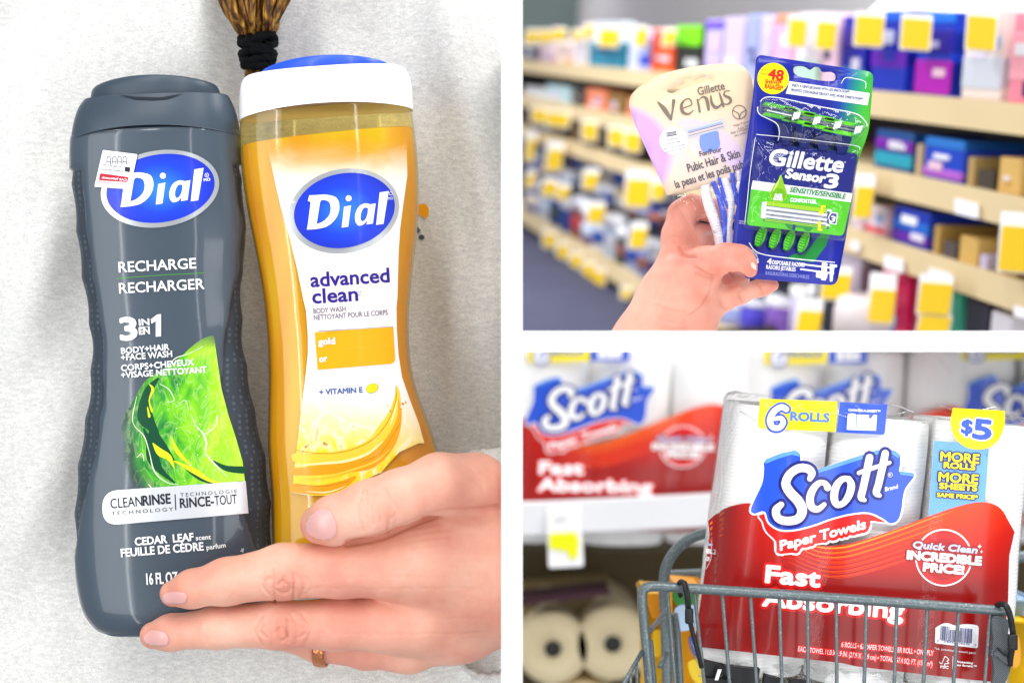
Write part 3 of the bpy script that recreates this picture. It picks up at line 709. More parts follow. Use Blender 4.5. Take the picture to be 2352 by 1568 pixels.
def torso(px, py):
    """depth of the sweatshirt front behind the bottles"""
    y = .034 + .010 * ((px - 620) / 600) ** 2
    y += .013 * math.exp(-((px - (545 + (py - 100) * .07)) / 48) ** 2) / (1 + math.exp((py - 420) / 80))        # hollow under the plait
    fx = 1085 + max(py, 0) * .14
    y += -.007 * math.exp(-((px - fx + 60) / 60) ** 2) / (1 + math.exp((py - 520) / 90)) + .010 / (1 + math.exp(-(px - fx) / 14)) / (1 + math.exp((py - 430) / 60))
    y += -.010 * math.exp(-((px - 60) / 130) ** 2 - ((py - 900) / 700) ** 2) + .006 * math.exp(-((px - 830) / 70) ** 2 - ((py - 60) / 120) ** 2)
    y += .006 * math.sin(px / 97 + py / 310) * math.sin(py / 170 + 1.3) + .0022 * math.sin(px / 34 - py / 95) * math.exp(-((px - 1060) / 120) ** 2) + .0025 * math.sin((px + py * .6) / 44) * math.exp(-((px - 60) / 120) ** 2) - .008 * math.exp(-((py - 1600) / 160) ** 2)
    return y
V, F = [], []; xs = list(range(-420, 1240, 15)); ys = list(range(-260, 1900, 18))
for j, py in enumerate(ys):
    for i, px in enumerate(xs):
        e = max(0, -60 - px) / 360; V.append(P(px, py, torso(px, py) + .09 * e * e))
W_ = len(xs)
F = [(j * W_ + i, j * W_ + i + 1, (j + 1) * W_ + i + 1, (j + 1) * W_ + i) for j in range(len(ys) - 1) for i in range(W_ - 1)]
nb = len(V); V += [Vector((v.x, v.y + .004, v.z)) for v in V[:nb]]; F += [tuple(i + nb for i in reversed(f)) for f in F]
F = [tuple(reversed(f)) for f in F]
V, F = clip((V, F), (XL - .0003, 0, 0), (1, 0, 0))
person = thing('person', 'person in a pale grey heather sweatshirt holding two bottles against their chest', 'person', P(700, 1500, .06))
shirt = mesh_obj('sweatshirt', V, F, SW, person, True)
# small printed marks on the chest
pr = Print(lambda px, py, lift=0: P(px, py, torso(px, py) - .0004 - lift), None, 20)
pr.fill([(958, 470), (978, 468), (985, 480), (984, 495), (976, 503), (966, 494), (956, 492)], plain('F4A40C', .7), 1, raw=True)
pr.fill(ell(968, 545, 7, 6, n=12), plain('50505A', .8), 1, raw=True); pr.fill([(958, 520), (966, 528), (962, 536), (956, 534)], plain('60606A', .8), 1, raw=True)
pr.build('chest_print', shirt)
# plait
HR = mat('hair_auburn', '8A5A22', .45, spec=.4); n = N(HR); co = n.coord(); f = n.noise(n.scale(co, 8, 8, 1), 60, 3)
n.color(n.ramp(f, [(.3, '1A0B04'), (.45, '54300C'), (.58, '9A6A20'), (.72, 'D8A84A')])); n.bump(n.noise(n.scale(co, 6, 6, .6), 400, 2), .5, .0008)
mb = MB(); rnd = random.Random(3)
for i in range(110):
    a = (i * .618) % 1 * 2 - 1; d = rnd.uniform(-1, 1) * math.sqrt(1 - a * a)
    x0 = 583 + a * 82 + rnd.uniform(-6, 6); x1 = 590 + a * 34; lobe = math.sin(i * 1.7) * 16
    pts = [P(x0 + lobe * .3, -150, .018 + d * .013), P(x0 + lobe, -40, .016 + d * .014), P(583 + a * 58 + lobe * .6, 28, .016 + d * .012), P(588 + a * 47 - lobe * .2, 60, .017 + d * .010), P(x1, 88, .018 + d * .006)]
    pts = [Vector(p) for p in catmull([tuple(p) for p in pts], 5)]
    mb.add(tube(pts, [.0010 + .0006 * math.sin(k / 5) for k in range(len(pts))], 6), HR)
for i in range(26):
    a = rnd.uniform(-1, 1); mb.add(tube([P(592 + a * 22, 130, .02), P(590 + a * 26, 165, .018), P(592 + a * 30 + rnd.uniform(-8, 8), 210 + rnd.uniform(0, 30), .02)], [.0012, .001, .0004], 5), HR)
hair = mb.build('hair_plait', person, True)
TIE = mat('hair_tie_black', '0B0D10', .9, spec=.2); n = N(TIE); n.bump(n.noise(n.coord(), 900, 4, .7), 1.0, .002)
mb = MB()
for k, (cy, r, tw) in enumerate(((88, 37, 8), (104, 36, -6), (120, 34, 5), (137, 33, -4), (150, 30, 3))):
    pts = [P(592 + r * math.cos(q * math.pi / 12), cy + tw * math.sin(q * math.pi / 6 + k), .018 + .0075 * math.sin(q * math.pi / 12)) for q in range(24)]
    mb.add(tube([p for p in pts], [.0019 + .0004 * math.sin(q * 2.1 + k) for q in range(24)], 8, True), TIE)
mb.add(tube([P(590, 82, .018), P(592, 158, .018)], [.0056, .0048], 16), TIE)
for _ in range(160):
    x, y = rnd.uniform(556, 628), rnd.uniform(80, 158); d = rnd.uniform(.008, .02); q = P(x, y, d)
    mb.add(tube([q, q + Vector((rnd.uniform(-1, 1), rnd.uniform(-1, 0), rnd.uniform(-1, 1))).normalized() * .0022], [.0003, .00008], 3), TIE)
mb.build('hair_tie', hair, True)
# hand
def skin(name, a, b, c):
    m = mat(name, a, .42, sss=.18, spec=.35); n = N(m); co = n.coord()
    f = n.noise(co, 38, 3, .55); cl = n.ramp(f, [(.32, b), (.5, a), (.68, c)]); g = n.noise(co, 420, 3, .6)
    cl = n.mix(n.math('MULTIPLY', n.xyz(n.ramp(g, [(.5, (0, 0, 0)), (.72, (1, 1, 1))]))[0], .10), cl, 'D27A68')
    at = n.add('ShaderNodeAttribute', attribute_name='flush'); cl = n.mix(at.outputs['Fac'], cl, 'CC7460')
    n.color(cl); v = n.add('ShaderNodeTexVoronoi', feature='DISTANCE_TO_EDGE'); n.lk(n.scale(co, 1, 1, 1.6), v.inputs['Vector']); v.inputs['Scale'].default_value = 950
    p = n.bump(v.outputs['Distance'], .22, .0004); n.bump(g, .18, .0006, p); return m
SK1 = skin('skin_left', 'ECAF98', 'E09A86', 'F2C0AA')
def seg(pts, sy=1.0):
    """pts: (px, py, depth, radius px) -> primitives"""
    q = [(P(x, y, d), r * K * (D + d) / D) for x, y, d, r in pts]
    return [(tuple(a[0]), tuple(b[0]), a[1], b[1], sy) for a, b in zip(q, q[1:])]
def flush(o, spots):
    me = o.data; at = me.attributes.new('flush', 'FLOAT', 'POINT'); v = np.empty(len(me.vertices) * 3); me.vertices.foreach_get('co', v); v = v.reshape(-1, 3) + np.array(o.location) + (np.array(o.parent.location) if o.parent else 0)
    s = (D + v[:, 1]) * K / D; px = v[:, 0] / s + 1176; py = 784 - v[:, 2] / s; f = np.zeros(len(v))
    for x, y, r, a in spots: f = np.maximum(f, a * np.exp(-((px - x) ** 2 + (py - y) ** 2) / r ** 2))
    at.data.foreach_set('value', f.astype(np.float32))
palm = seg([(800, 1290, -.031, 48), (930, 1252, -.029, 58), (1060, 1225, -.026, 74)]) + seg([(1010, 1300, -.028, 78), (1120, 1290, -.022, 100), (1300, 1290, -.02, 105)]) + seg([(960, 1420, -.022, 66), (1090, 1360, -.02, 96), (1300, 1330, -.02, 100)]) + seg([(1085, 1135, -.030, 70), (1150, 1200, -.022, 90), (1300, 1250, -.02, 100)]) + seg([(940, 1480, -.012, 50), (1050, 1430, -.012, 80), (1200, 1360, -.012, 90)])
thumb = seg([(736, 1203, -.045, 46), (765, 1195, -.048, 55), (850, 1168, -.050, 64), (920, 1142, -.050, 63), (1010, 1112, -.044, 70), (1090, 1120, -.034, 82)])
index = seg([(397, 1362, -.034, 30), (440, 1352, -.036, 42), (520, 1335, -.038, 52), (650, 1312, -.042, 62), (780, 1306, -.038, 64), (900, 1304, -.034, 70), (1010, 1310, -.028, 80)])
middle = seg([(352, 1458, -.022, 31), (392, 1452, -.024, 40), (500, 1440, -.028, 47), (640, 1434, -.034, 54), (770, 1432, -.030, 58), (880, 1430, -.026, 64), (970, 1420, -.022, 70)])
ring_f = seg([(650, 1462, -.004, 30), (730, 1478, -.008, 40), (840, 1490, -.010, 44), (940, 1490, -.012, 52)])
def wr(cx, cy, h, n_, spread, amp=.0011, wd=4.5, bow=10):
    out = []
    for i in range(n_):
        x = cx + (i - (n_ - 1) / 2) * spread + 5 * math.sin(i * 5.1 + cy); b = bow * ((i - (n_ - 1) / 2) / max(1, (n_ - 1) / 2))
        h1 = h * (.72 + .28 * math.sin(i * 3.7 + cy)); out.append(([(x - b * .3 + 6 * math.sin(i * 2.3), cy - h1 / 2), (x + b * .6, cy - h * .22 + 4 * math.cos(i)), (x + b + 3 * math.sin(i * 4.4), cy + h * .05), (x - b * .2, cy + h1 / 2)], wd * (1 + .3 * math.sin(i * 2.9)), amp * (1 - .35 * abs(i - (n_ - 1) / 2) / n_) * (1 + .35 * math.sin(i * 4.1 + cx))))
    return out
cr = wr(652, 1345, 72, 7, 17, .0007, 3.0, 13) + wr(650, 1446, 74, 8, 16, .0007, 3.0, 14) + wr(868, 1170, 100, 8, 12, .0007, 3.0, 9)
cr += [([(638, 1344), (648, 1334), (662, 1342), (664, 1356), (652, 1364), (638, 1356)], 3, .0009), ([(634, 1450), (646, 1440), (658, 1448), (660, 1464), (646, 1472)], 3, .0009)]
cr += [([(x + rnd.uniform(-6, 6), y), (x + 20 + rnd.uniform(-4, 4), y + rnd.uniform(-4, 4)), (x + 46, y + rnd.uniform(-8, 8))], 2.6, .00012) for x in range(560, 1100, 34) for y in (1290, 1325, 1352, 1420, 1455)]
cr += wr(520, 1372, 26, 2, 12, .0004, 3.5, 3) + wr(478, 1458, 50, 2, 10, .0004, 3.5, 3) + [([(800, 1247), (876, 1232), (950, 1202), (1007, 1182), (1100, 1172), (1150, 1164)], 7, .0016)]
cr += [([(1040, 1050 + 10 * i), (1080, 1070 + 9 * i), (1110, 1110 + 6 * i)], 4, .00025) for i in range(4)] + [([(940, 1215 + 14 * i), (1010, 1200 + 16 * i), (1090, 1195 + 18 * i)], 3.5, .00016) for i in range(7)]
V, Q = flesh(palm, [(thumb, .006), (index, .009), (middle, .009), (ring_f, .007)], .00065, .008, .0012, cr)
print('hand', len(V))
V, F = clip(([Vector(v) for v in V], [tuple(q) for q in Q.tolist()]), (XL - .0002, 0, 0), (1, 0, 0))
hand = mesh_obj('hand', V, F, SK1, person, True)
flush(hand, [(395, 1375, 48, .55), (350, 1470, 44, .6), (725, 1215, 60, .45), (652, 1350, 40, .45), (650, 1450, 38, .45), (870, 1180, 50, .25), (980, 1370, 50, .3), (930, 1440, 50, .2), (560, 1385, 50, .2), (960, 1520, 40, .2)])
hs = bvh_surf(hand)
NAIL = mat('fingernail', 'E6ACA6', .25, coat=.4, sss=.1)
def nail(outline, parent=hand, surf=hs, m=NAIL, lift=.0004):
    pr = Print(surf, None, 4); pr.lift = lift; pr.fill([tuple(p) for p in catmull(outline, 5, True)], m, 1, raw=True); o = pr.build('fingernail', parent)
    o.location = -Vector(parent.parent.location) - Vector(parent.location) if parent.parent else -Vector(parent.location)
    sm = o.modifiers.new('thick', 'SOLIDIFY'); sm.thickness = lift * 1.6; sm.offset = -1
    return o
nail([(704, 1196), (718, 1177), (745, 1166), (764, 1182), (773, 1212), (768, 1232), (742, 1241), (716, 1234), (702, 1219)])
nail([(376, 1364), (395, 1358), (422, 1362), (429, 1373), (421, 1385), (395, 1387), (374, 1384), (371, 1375)])
nail([(333, 1456), (347, 1446), (374, 1449), (386, 1463), (384, 1480), (360, 1483), (337, 1478), (329, 1467)])
# rings
CU = mat('ring_rose_gold', 'D98A5E', .3, metal=.8); n = N(CU); v = n.add('ShaderNodeTexVoronoi'); n.lk(n.coord(), v.inputs[0]); v.inputs['Scale'].default_value = 500; n.bump(v.outputs['Distance'], .8, .0008)
mb = MB(); a, b = P(737, 1482, -.009), P(752, 1492, -.0105); ax = (P(840, 1490, -.010) - P(730, 1478, -.008)).normalized(); e1 = ax.orthogonal().normalized(); e2 = ax.cross(e1)
c0 = P(742, 1480, -.0083); nb = 40; V, F = [], []
for i in range(nb):
    th = 2 * math.pi * i / nb; dr = e1 * math.cos(th) + e2 * math.sin(th)
    for (h_, r_) in ((-.0023, .0074), (-.0023, .0083), (-.001, .0086), (.001, .0086), (.0023, .0083), (.0023, .0074)): V.append(c0 + ax * h_ + dr * r_)
for i in range(nb):
    for j in range(6): F.append((i * 6 + j, i * 6 + (j + 1) % 6, ((i + 1) % nb) * 6 + (j + 1) % 6, ((i + 1) % nb) * 6 + j))
ro = mesh_obj('ring', V, F, CU, None, True); tag(ro, 'engraved copper coloured band around the finger below the grey bottle', 'ring')
# sleeve with ribbed cuff around the wrist
def sleeve_tube(c0, c1, rz0, rz1, ry, wall_, m, ribs=0):
    V, F = [], []; n_ = 96; L = 14
    for s_ in (0, 1):
        for i in range(L + 1):
            f_ = i / L; c = Vector(c0).lerp(Vector(c1), f_); rz = rz0 + (rz1 - rz0) * f_
            for j in range(n_):
                th = 2 * math.pi * j / n_; k = (1 - wall_ * s_) * (1 + (.012 * math.cos(th * ribs) if ribs else .01 * math.sin(3 * th + i)))
                edge = 1 - (.03 if i == 0 else (-.02 if i == 1 else 0))
                V.append(c + Vector((-.024 * math.sin(th), ry * k * edge * math.sin(th), rz * k * edge * math.cos(th))))
    o = (L + 1) * n_
    for s_ in (0, 1):
        for i in range(L):
            for j in range(n_):
                q = (i * n_ + j, i * n_ + (j + 1) % n_, (i + 1) * n_ + (j + 1) % n_, (i + 1) * n_ + j); q = tuple(k + s_ * o for k in q); F.append(q if not s_ else q[::-1])
    for j in range(n_):
        k = (j + 1) % n_; F.append((j, j + o, k + o, k)); e = L * n_; F.append((e + j, e + k, e + k + o, e + j + o))
    return V, F
V, F = sleeve_tube(P(1098, 1300, .012), P(1260, 1300, .012), .0452, .050, .034, .05, None, 60)
V, F = clip((V, F), (XL - .0002, 0, 0), (1, 0, 0)); cuff = mesh_obj('sleeve_cuff', V, F, SW, shirt, True)
# ================================================================== upper right: razors held up in a shop aisle
A5 = lambda x, y: (1433.3 + .4102 * x, 110.3 + .4102 * y)
A6 = lambda x, y: (1194.4 + .2578 * x, .2578 * y)
A7 = lambda x, y: (1194.4 + .2578 * x, 367.5 + .2578 * y)
A8 = lambda x, y: (1745.6 + .2578 * x, .2578 * y)
B1 = lambda x, y: (1800.8 + .2519 * x, 367.5 + .2519 * y)
def clear_mat(name, tint=(1, 1, 1), rough=.08, base=.06, power=1.0):
    m = bpy.data.materials.new(name); m.use_nodes = True; nt = m.node_tree; nt.nodes.clear()
    out = nt.nodes.new('ShaderNodeOutputMaterial'); mx = nt.nodes.new('ShaderNodeMixShader'); tr = nt.nodes.new('ShaderNodeBsdfTransparent'); gs = nt.nodes.new('ShaderNodeBsdfGlossy'); fr = nt.nodes.new('ShaderNodeLayerWeight'); pw = nt.nodes.new('ShaderNodeMath'); pw.operation = 'POWER'; pw.inputs[1].default_value = 3.0; ad = nt.nodes.new('ShaderNodeMath'); nz = nt.nodes.new('ShaderNodeTexNoise'); bp = nt.nodes.new('ShaderNodeBump'); tc = nt.nodes.new('ShaderNodeTexCoord')
    tr.inputs[0].default_value = (*tint, 1); gs.inputs['Roughness'].default_value = rough; fr.inputs[0].default_value = .5
    ad.operation = 'MULTIPLY_ADD'; ad.inputs[1].default_value = power; ad.inputs[2].default_value = base
    nz.inputs['Scale'].default_value = 60; nz.inputs['Detail'].default_value = 2; nz.inputs['Distortion'].default_value = 1.5; bp.inputs['Strength'].default_value = .5; bp.inputs['Distance'].default_value = .004
    L = nt.links.new; L(tc.outputs['Object'], nz.inputs['Vector']); L(nz.outputs['Fac'], bp.inputs['Height']); L(bp.outputs[0], gs.inputs['Normal']); L(bp.outputs[0], fr.inputs['Normal'])
    L(fr.outputs['Facing'], pw.inputs[0]); L(pw.outputs[0], ad.inputs[0]); L(ad.outputs[0], mx.inputs[0]); L(tr.outputs[0], mx.inputs[1]); L(gs.outputs[0], mx.inputs[2]); L(mx.outputs[0], out.inputs[0])
    return m
CLR = clear_mat('blister_plastic', (1, 1, 1), .06, .035, .8)
FILM = clear_mat('wrap_film', (1, 1, 1), .12, .012, .4)
def holed_slab(pr_poly, holes, y, th, m, name, parent, cv):
    front = Print(flat_surf(y), cv, 40); front.lift = 0; front.fill(pr_poly, m, 0, holes); a = front.build(name, parent)
    so = a.modifiers.new('thick', 'SOLIDIFY'); so.thickness = th; so.offset = -1
    return a
# ---- blue and green razor card
yg = -.006; G = flat_surf(yg)
CARD = mat('card_blue_green', '1028A0', .3, coat=.4); n = N(CARD); uv = n.coord('UV'); X, Y, _ = n.xyz(uv)
# green grows towards the upper right corner and along the right edge
g1 = n.math('ADD', n.math('MULTIPLY', X, 7.5), n.math('MULTIPLY', Y, 2.0)); g1 = n.math('SUBTRACT', g1, 14.75)
cc = n.ramp(g1, [(0, '12209A'), (.2, '0E3FA8'), (.4, '148C7A'), (.62, '3DB63A'), (1, '6CCB2C')])
lo = n.ramp(n.math('MULTIPLY_ADD', Y, 4.0, -1.15), [(.28, (1, 1, 1)), (.55, (0, 0, 0))])
n.color(n.mix(n.xyz(lo)[0], '12209A', cc))
t = thing('razor_pack', 'blue and green blister card of four razors held up in the right of the hand', 'razor pack', P(1820, 640, yg))
card = rrect([(742, 36), (1398, 136), (1372, 470), (1306, 640), (1240, 1080), (1190, 1330), (684, 1288), (600, 1150), (628, 900), (690, 500), (722, 280)], [38, 40, 60, 60, 60, 42, 10, 10, 40, 60, 60], 6)
hole = [(950, 112), (972, 102), (1010, 104), (1042, 122), (1068, 106), (1094, 110), (1112, 134), (1160, 134), (1184, 150), (1182, 178), (1160, 186), (1090, 182), (1040, 172), (985, 162), (952, 140)]
holed_slab(card, [[tuple(p) for p in catmull(hole, 3, True)]], yg, .0007, CARD, 'card', t, A5)
pr = Print(flat_surf(yg), A5, 60)
YE = plain('FBE800', .4, .2); RE = plain('D8201C', .4); NV = plain('10187A', .4, .2); GN = plain('52C41A', .35, .3); DGN = plain('1A8A3A', .35, .3)
pr.fill(ell(835, 172, 88, 88), YE, 1)
pr.text('48', (806, 172), (888, 184), 56, RE, 2, heavy=3); pr.text('SHAVES*', (790, 198), (880, 208), 22, RE, 2, heavy=.8); pr.text('RASAGES*', (788, 226), (888, 238), 24, RE, 2, heavy=.8); pr.text('UP TO', (766, 130), (802, 134), 12, RE, 2); pr.text('JUSQU\'À', (764, 148), (802, 152), 10, RE, 2)
pr.fill([(925, 186), (1376, 254), (1364, 322), (905, 256), (918, 220)], WHG, 1)
pr.text('ENJOY A GENTLER SHAVE WITH LESS IRRITATION**', (940, 216), (1262, 254), 15, NV, 2, heavy=.3); pr.text('PROFITEZ D\'UN RASAGE DÉLICAT AVEC MOINS D\'IRRITATION**', (936, 242), (1336, 294), 15, NV, 2, heavy=.3)
pr.fill([(1168, 1000), (1130, 1110), (1060, 1200), (900, 1180), (940, 1160), (1040, 1120), (1100, 1040)], DGN, 1)
pr.text('4', (802, 1208), (824, 1210), 30, WHI, 2, heavy=2); pr.text('DISPOSABLE RAZORS', (830, 1210), (1010, 1226), 22, WHI, 2, heavy=.6); pr.text('RASOIRS JETABLES', (796, 1236), (960, 1250), 22, WHI, 2, heavy=.6)
pr.text('RASURADORAS DESECHABLES', (792, 1268), (1036, 1292), 20, plain('8C94D8', .4), 2, heavy=.4)
pr.stroke([(980, 1208), (1170, 1232)], 9, WHI, 2, 1); pr.stroke([(990, 1238), (1172, 1262)], 9, WHI, 2, 1)
pr.fill(rrect([(1108, 1200), (1140, 1204), (1130, 1302), (1102, 1298)], 6), WHG, 2.5); pr.fill(rrect([(1076, 1254), (1140, 1262), (1136, 1292), (1074, 1284)], 6), WHG, 2.7); pr.fill(rrect([(1152, 1208), (1194, 1214), (1192, 1228), (1178, 1228), (1166, 1308), (1152, 1306)], 4), WHG, 2.5)
pr.stroke([(676, 1136), (712, 1134), (744, 1168), (752, 1200)], 2.5, WHI, 2); pr.text('% PLASTIC', (672, 1122), (746, 1166), 13, WHI, 2, arc=8); pr.text('50%', (700, 1196), (752, 1204), 22, WHI, 2, heavy=1.2); pr.stroke([(684, 1150), (694, 1160), (690, 1180)], 5, WHI, 2)
pr.text('PRE-PACK', (644, 972), (682, 976), 7, WHI, 2); pr.text('*EN PACK', (642, 984), (682, 988), 7, WHI, 2)
pr.build('card_lettering', t)
# razors seen through the blister
BLD = mat('steel_blade', '9AA2A8', .3, metal=.7); NVP = plain('0D1C62', .3, .3); LG = plain('62D41C', .3, .3); CLP = clear_mat('clip_plastic', (.9, .94, 1), .05, .07, .9)
def q5(x, y, d=yg): return P(*A5(x, y), d)
for k in range(4):
    rz = MB(); ox, oy = k * 112, k * 26
    # neck and handle
    for sx, m in ((0, NVP),):
        v_, f_ = slab([A5(*p) for p in rrect([(848 + ox * .97, 408 + oy), (955 + ox * .97, 420 + oy), (925 + ox * .95, 545 + oy * .6), (880 + ox * .95, 540 + oy * .6)], [14, 14, 8, 8])], yg - .006, yg - .0012); rz.add(bevelled((v_, f_), .0003, 1), m)
    ro_ = rz.build('razor', t, False)
    hd = MB(); W2 = 190 if k == 0 else 172
    x0, y0 = 792 + ox, 312 + oy * .95 + k * 4
    def qd(dx0, dy0, dx1, dy1, m, z):                 # slanting bar of the cartridge
        sl_ = .20
        pts = [(x0 + dx0, y0 + dy0 + sl_ * dx0), (x0 + dx1, y0 + dy0 + sl_ * dx1), (x0 + dx1 - 18, y0 + dy1 + sl_ * dx1), (x0 + dx0 - 18, y0 + dy1 + sl_ * dx0)]
        hd.add(slab([A5(*p) for p in pts], yg - z, yg - z + .0018), m)
    qd(0, -10, W2, 6, LG, .0105); qd(0, 8, W2, 16, BLD, .0100); qd(0, 18, W2, 25, NVP, .0098); qd(0, 27, W2, 34, BLD, .0100); qd(0, 36, W2, 44, NVP, .0098); qd(0, 46, W2, 62, LG, .0105)
    hd.build('cartridge', ro_).location = (0, 0, 0)
    cl = MB(); v_, f_ = slab([A5(*p) for p in rrect([(930 + ox * 1.03, 358 + oy), (982 + ox * 1.03, 340 + oy), (1006 + ox * 1.03, 372 + oy), (966 + ox * 1.03, 420 + oy), (930 + ox * 1.03, 410 + oy)], 12)], yg - .0125, yg - .0085); cl.add((v_, f_), CLP)
    v_, f_ = slab([A5(*p) for p in rrect([(770 + ox, 290 + oy), (990 + ox, 338 + oy), (960 + ox, 415 + oy), (752 + ox, 362 + oy)], 20)], yg - .0118, yg - .0114); cl.add((v_, f_), CLP) if k == 0 else None
    for i in range(3): cl.add(tube([q5(944 + ox * 1.03 + i * 14, 404 + oy - i * 4, yg - .0128), q5(958 + ox * 1.03 + i * 14, 362 + oy - i * 2, yg - .0128)], .0004, 6), WHG)
    cl.build('clip', ro_).location = (0, 0, 0)
    # ribbed green grip at the bottom
    cx, cy = 770 + k * 80, 1058 + k * 11
    gp = Print(flat_surf(yg - .0018), A5, 60); gp.fill(ell(cx, cy, 72, 36, 68), NVP, 1); gp.fill(ell(cx - 4, cy - 4, 62, 26, 68), LG, 2)
    for i in range(7): a_ = (i - 3) * 15; gp.stroke([(cx - 26 - a_ * .3, cy + a_ - 2), (cx - 4 - a_ * .3, cy + a_ + 7), (cx + 14 - a_ * .3, cy + a_ - 5)], 5, DGN, 3)
    go = gp.build('grip', ro_); go.location = (0, 0, 0); so = go.modifiers.new('thick', 'SOLIDIFY'); so.thickness = .0012
# front label plate
yl_ = yg - .0045
pl = MB(); plate = rrect([(738, 524), (1312, 592), (1228, 1054), (684, 992)], [26, 26, 26, 22], 5)
pl.add(slab([A5(*p) for p in plate], yl_, yl_ + .0006), NV); pl.build('label_plate', t)
pr = Print(flat_surf(yl_), A5, 60)
def ln(y0, y1, x): return y0 + (y1 - y0) * (x - 700) / 580
pr.fill([(721, 742), (1279, 814), (1270, 864), (711, 790)], WHG, 1)
pr.fill([(711, 790), (1270, 864)] + rrect([(1270, 864), (1229, 1053), (685, 991), (711, 790)], [1, 26, 22, 1], 5)[6:18], GN, 1.2)
pr.text('Gillette', (806, 652), (1232, 698), 88, WHG, 2, heavy=4.2, shear=.16)
pr.text('Sensor', (902, 726), (1128, 756), 50, WHG, 2, heavy=3.6, shear=.16); pr.text('3', (1122, 780), (1200, 784), 72, WHG, 2, heavy=5, shear=.16); pr.stroke(ell(1236, 640, 5, 5, n=12), 1.4, WHG, 2, 1)
pr.text('SENSITIVE/SENSIBLE', (926, 806), (1242, 846), 28, DGN, 2.4, heavy=1.1, shear=.2); pr.text('COMFORTGEL', (930, 860), (1078, 872), 20, WHG, 2.4, heavy=1.2)
drop = [tuple(p) for p in catmull([(878, 710), (896, 762), (912, 810), (904, 850), (868, 868), (830, 856), (816, 824), (832, 780), (862, 742)], 5, True)]
pr.fill(drop, plain('8CC81A', .15, .6), 3); pr.fill(ell(866, 822, 40, 36, 0), plain('6FB40E', .15, .6), 3.3); pr.stroke([(874, 728), (852, 770), (836, 800)], [3, 9, 4], plain('D6F07A', .2), 3.5)
pr.text('ALOE', (842, 832), (884, 836), 17, WHI, 4, heavy=1.2); pr.text('ALOÈS', (836, 850), (886, 854), 17, WHI, 4, heavy=1.2)
# cartridge picture
def bar(y0, h, m, lay, x0=790, x1=1140, drop_=.125): pr.fill([(x0, y0 + (x0 - 790) * drop_), (x1, y0 + (x1 - 790) * drop_), (x1 - 4, y0 + h + (x1 - 790) * drop_), (x0 - 6, y0 + h + (x0 - 790) * drop_)], m, lay)
GM = plain('8A8F94', .3, .3); LM = plain('D8DADC', .3, .3); YG2 = plain('9CCC2A', .3, .3)
bar(858, 112, NV, 2.2, 786, 1150); bar(856, 24, YG2, 2.6); bar(884, 16, LM, 2.6); bar(902, 6, GM, 2.6); bar(911, 14, LM, 2.6); bar(928, 6, GM, 2.6); bar(936, 12, LM, 2.6); bar(952, 18, DGN, 2.6); bar(955, 4, YG2, 2.8); bar(963, 4, YG2, 2.8)
pr.fill(rrect([(772, 862), (800, 860), (792, 956), (764, 952)], 5), LM, 3); pr.fill([(1138, 902), (1164, 906), (1162, 918), (1138, 914)], LM, 3); pr.fill([(1130, 984), (1152, 988), (1150, 1000), (1128, 996)], LM, 3)
pr.fill([(900, 986), (1060, 1006), (1040, 1028), (1020, 1026), (1000, 1008), (950, 1004), (940, 1018), (920, 1012)], DGN, 2.4); pr.fill([(946, 988), (962, 990), (958, 1020), (942, 1018)], NV, 2.9)
YA = plain('F2DC0A', .3)
pr.fill([(1104, 880), (1128, 880), (1128, 892), (1116, 894), (1112, 920), (1120, 922), (1102, 938), (1090, 918), (1098, 916)], YA, 3.4); pr.fill([(1096, 966), (1108, 984), (1102, 986), (1102, 1012), (1112, 1014), (1110, 1024), (1084, 1022), (1086, 986), (1078, 984)], YA, 3.4)
pr.fill(rrect([(1142, 946), (1160, 918), (1198, 924), (1190, 990), (1154, 984)], 5), WHG, 3.2); pr.fill(rrect([(1148, 947), (1164, 924), (1192, 928), (1185, 984), (1158, 979)], 5), NV, 3.4); pr.text('3', (1152, 972), (1182, 976), 32, WHG, 4, heavy=1.6, shear=.15)
pr.build('label_print', t)
# blister shell: raised clear bubble round the heads and over the plate
def dome(outline, y_base, rise, name, parent, cv, m, inset=10):
    pts = [tuple(p) for p in outline]; c = np.mean(pts, 0); V, F = [], []; nn = len(pts)
    for f_, z in ((1.0, 0), (.985, rise * .75), (.95, rise), (.5, rise * 1.02), (.02, rise * 1.02)):
        for p in pts: q = c + (np.array(p) - c) * f_; V.append(P(*cv(*q), y_base - z))
    for i in range(4):
        for j in range(nn): F.append((i * nn + j, i * nn + (j + 1) % nn, (i + 1) * nn + (j + 1) % nn, (i + 1) * nn + j))
    return mesh_obj(name, V, F, m, parent, True)
dome(rrect([(760, 282), (900, 290), (1290, 366), (1366, 440), (1330, 500), (1270, 560), (880, 520), (850, 430), (752, 370)], 22, 5), yg, .0145, 'blister', t, A5, CLR)
dome(rrect([(716, 498), (1322, 566), (1236, 1086), (664, 1020)], 26, 5), yg, .0056, 'blister', t, A5, CLR)
mb = MB(); EDG = plain('F4F8FF', .15, .6)
for pts, r in (([(762, 300), (800, 276), (900, 286), (1100, 330), (1290, 366), (1350, 410), (1362, 440)], .00018), ([(748, 330), (760, 372), (850, 420), (870, 470), (862, 520)], .00018), ([(740, 484), (900, 500), (1100, 522), (1300, 548), (1318, 572)], .00013),
               ([(736, 500), (726, 560), (706, 700), (690, 860), (676, 980)], .00012), ([(1216, 200), (1240, 168), (1290, 172), (1350, 190), (1352, 230)], .00013), ([(700, 1090), (760, 1150), (960, 1180), (1180, 1200)], .00018), ([(800, 350), (900, 372), (940, 380)], .00018), ([(1000, 440), (1050, 410), (1100, 370)], .00012), ([(1120, 462), (1170, 430), (1220, 392)], .00012)):
    mb.add(tube([Vector(p) for p in catmull([tuple(q5(x, y, yg - (.0135 if 270 < y < 480 and 740 < x < 1366 and r > .00015 else .006))) for x, y in pts], 5)], r, 5), EDG)
mb.build('blister_crease', t, True)

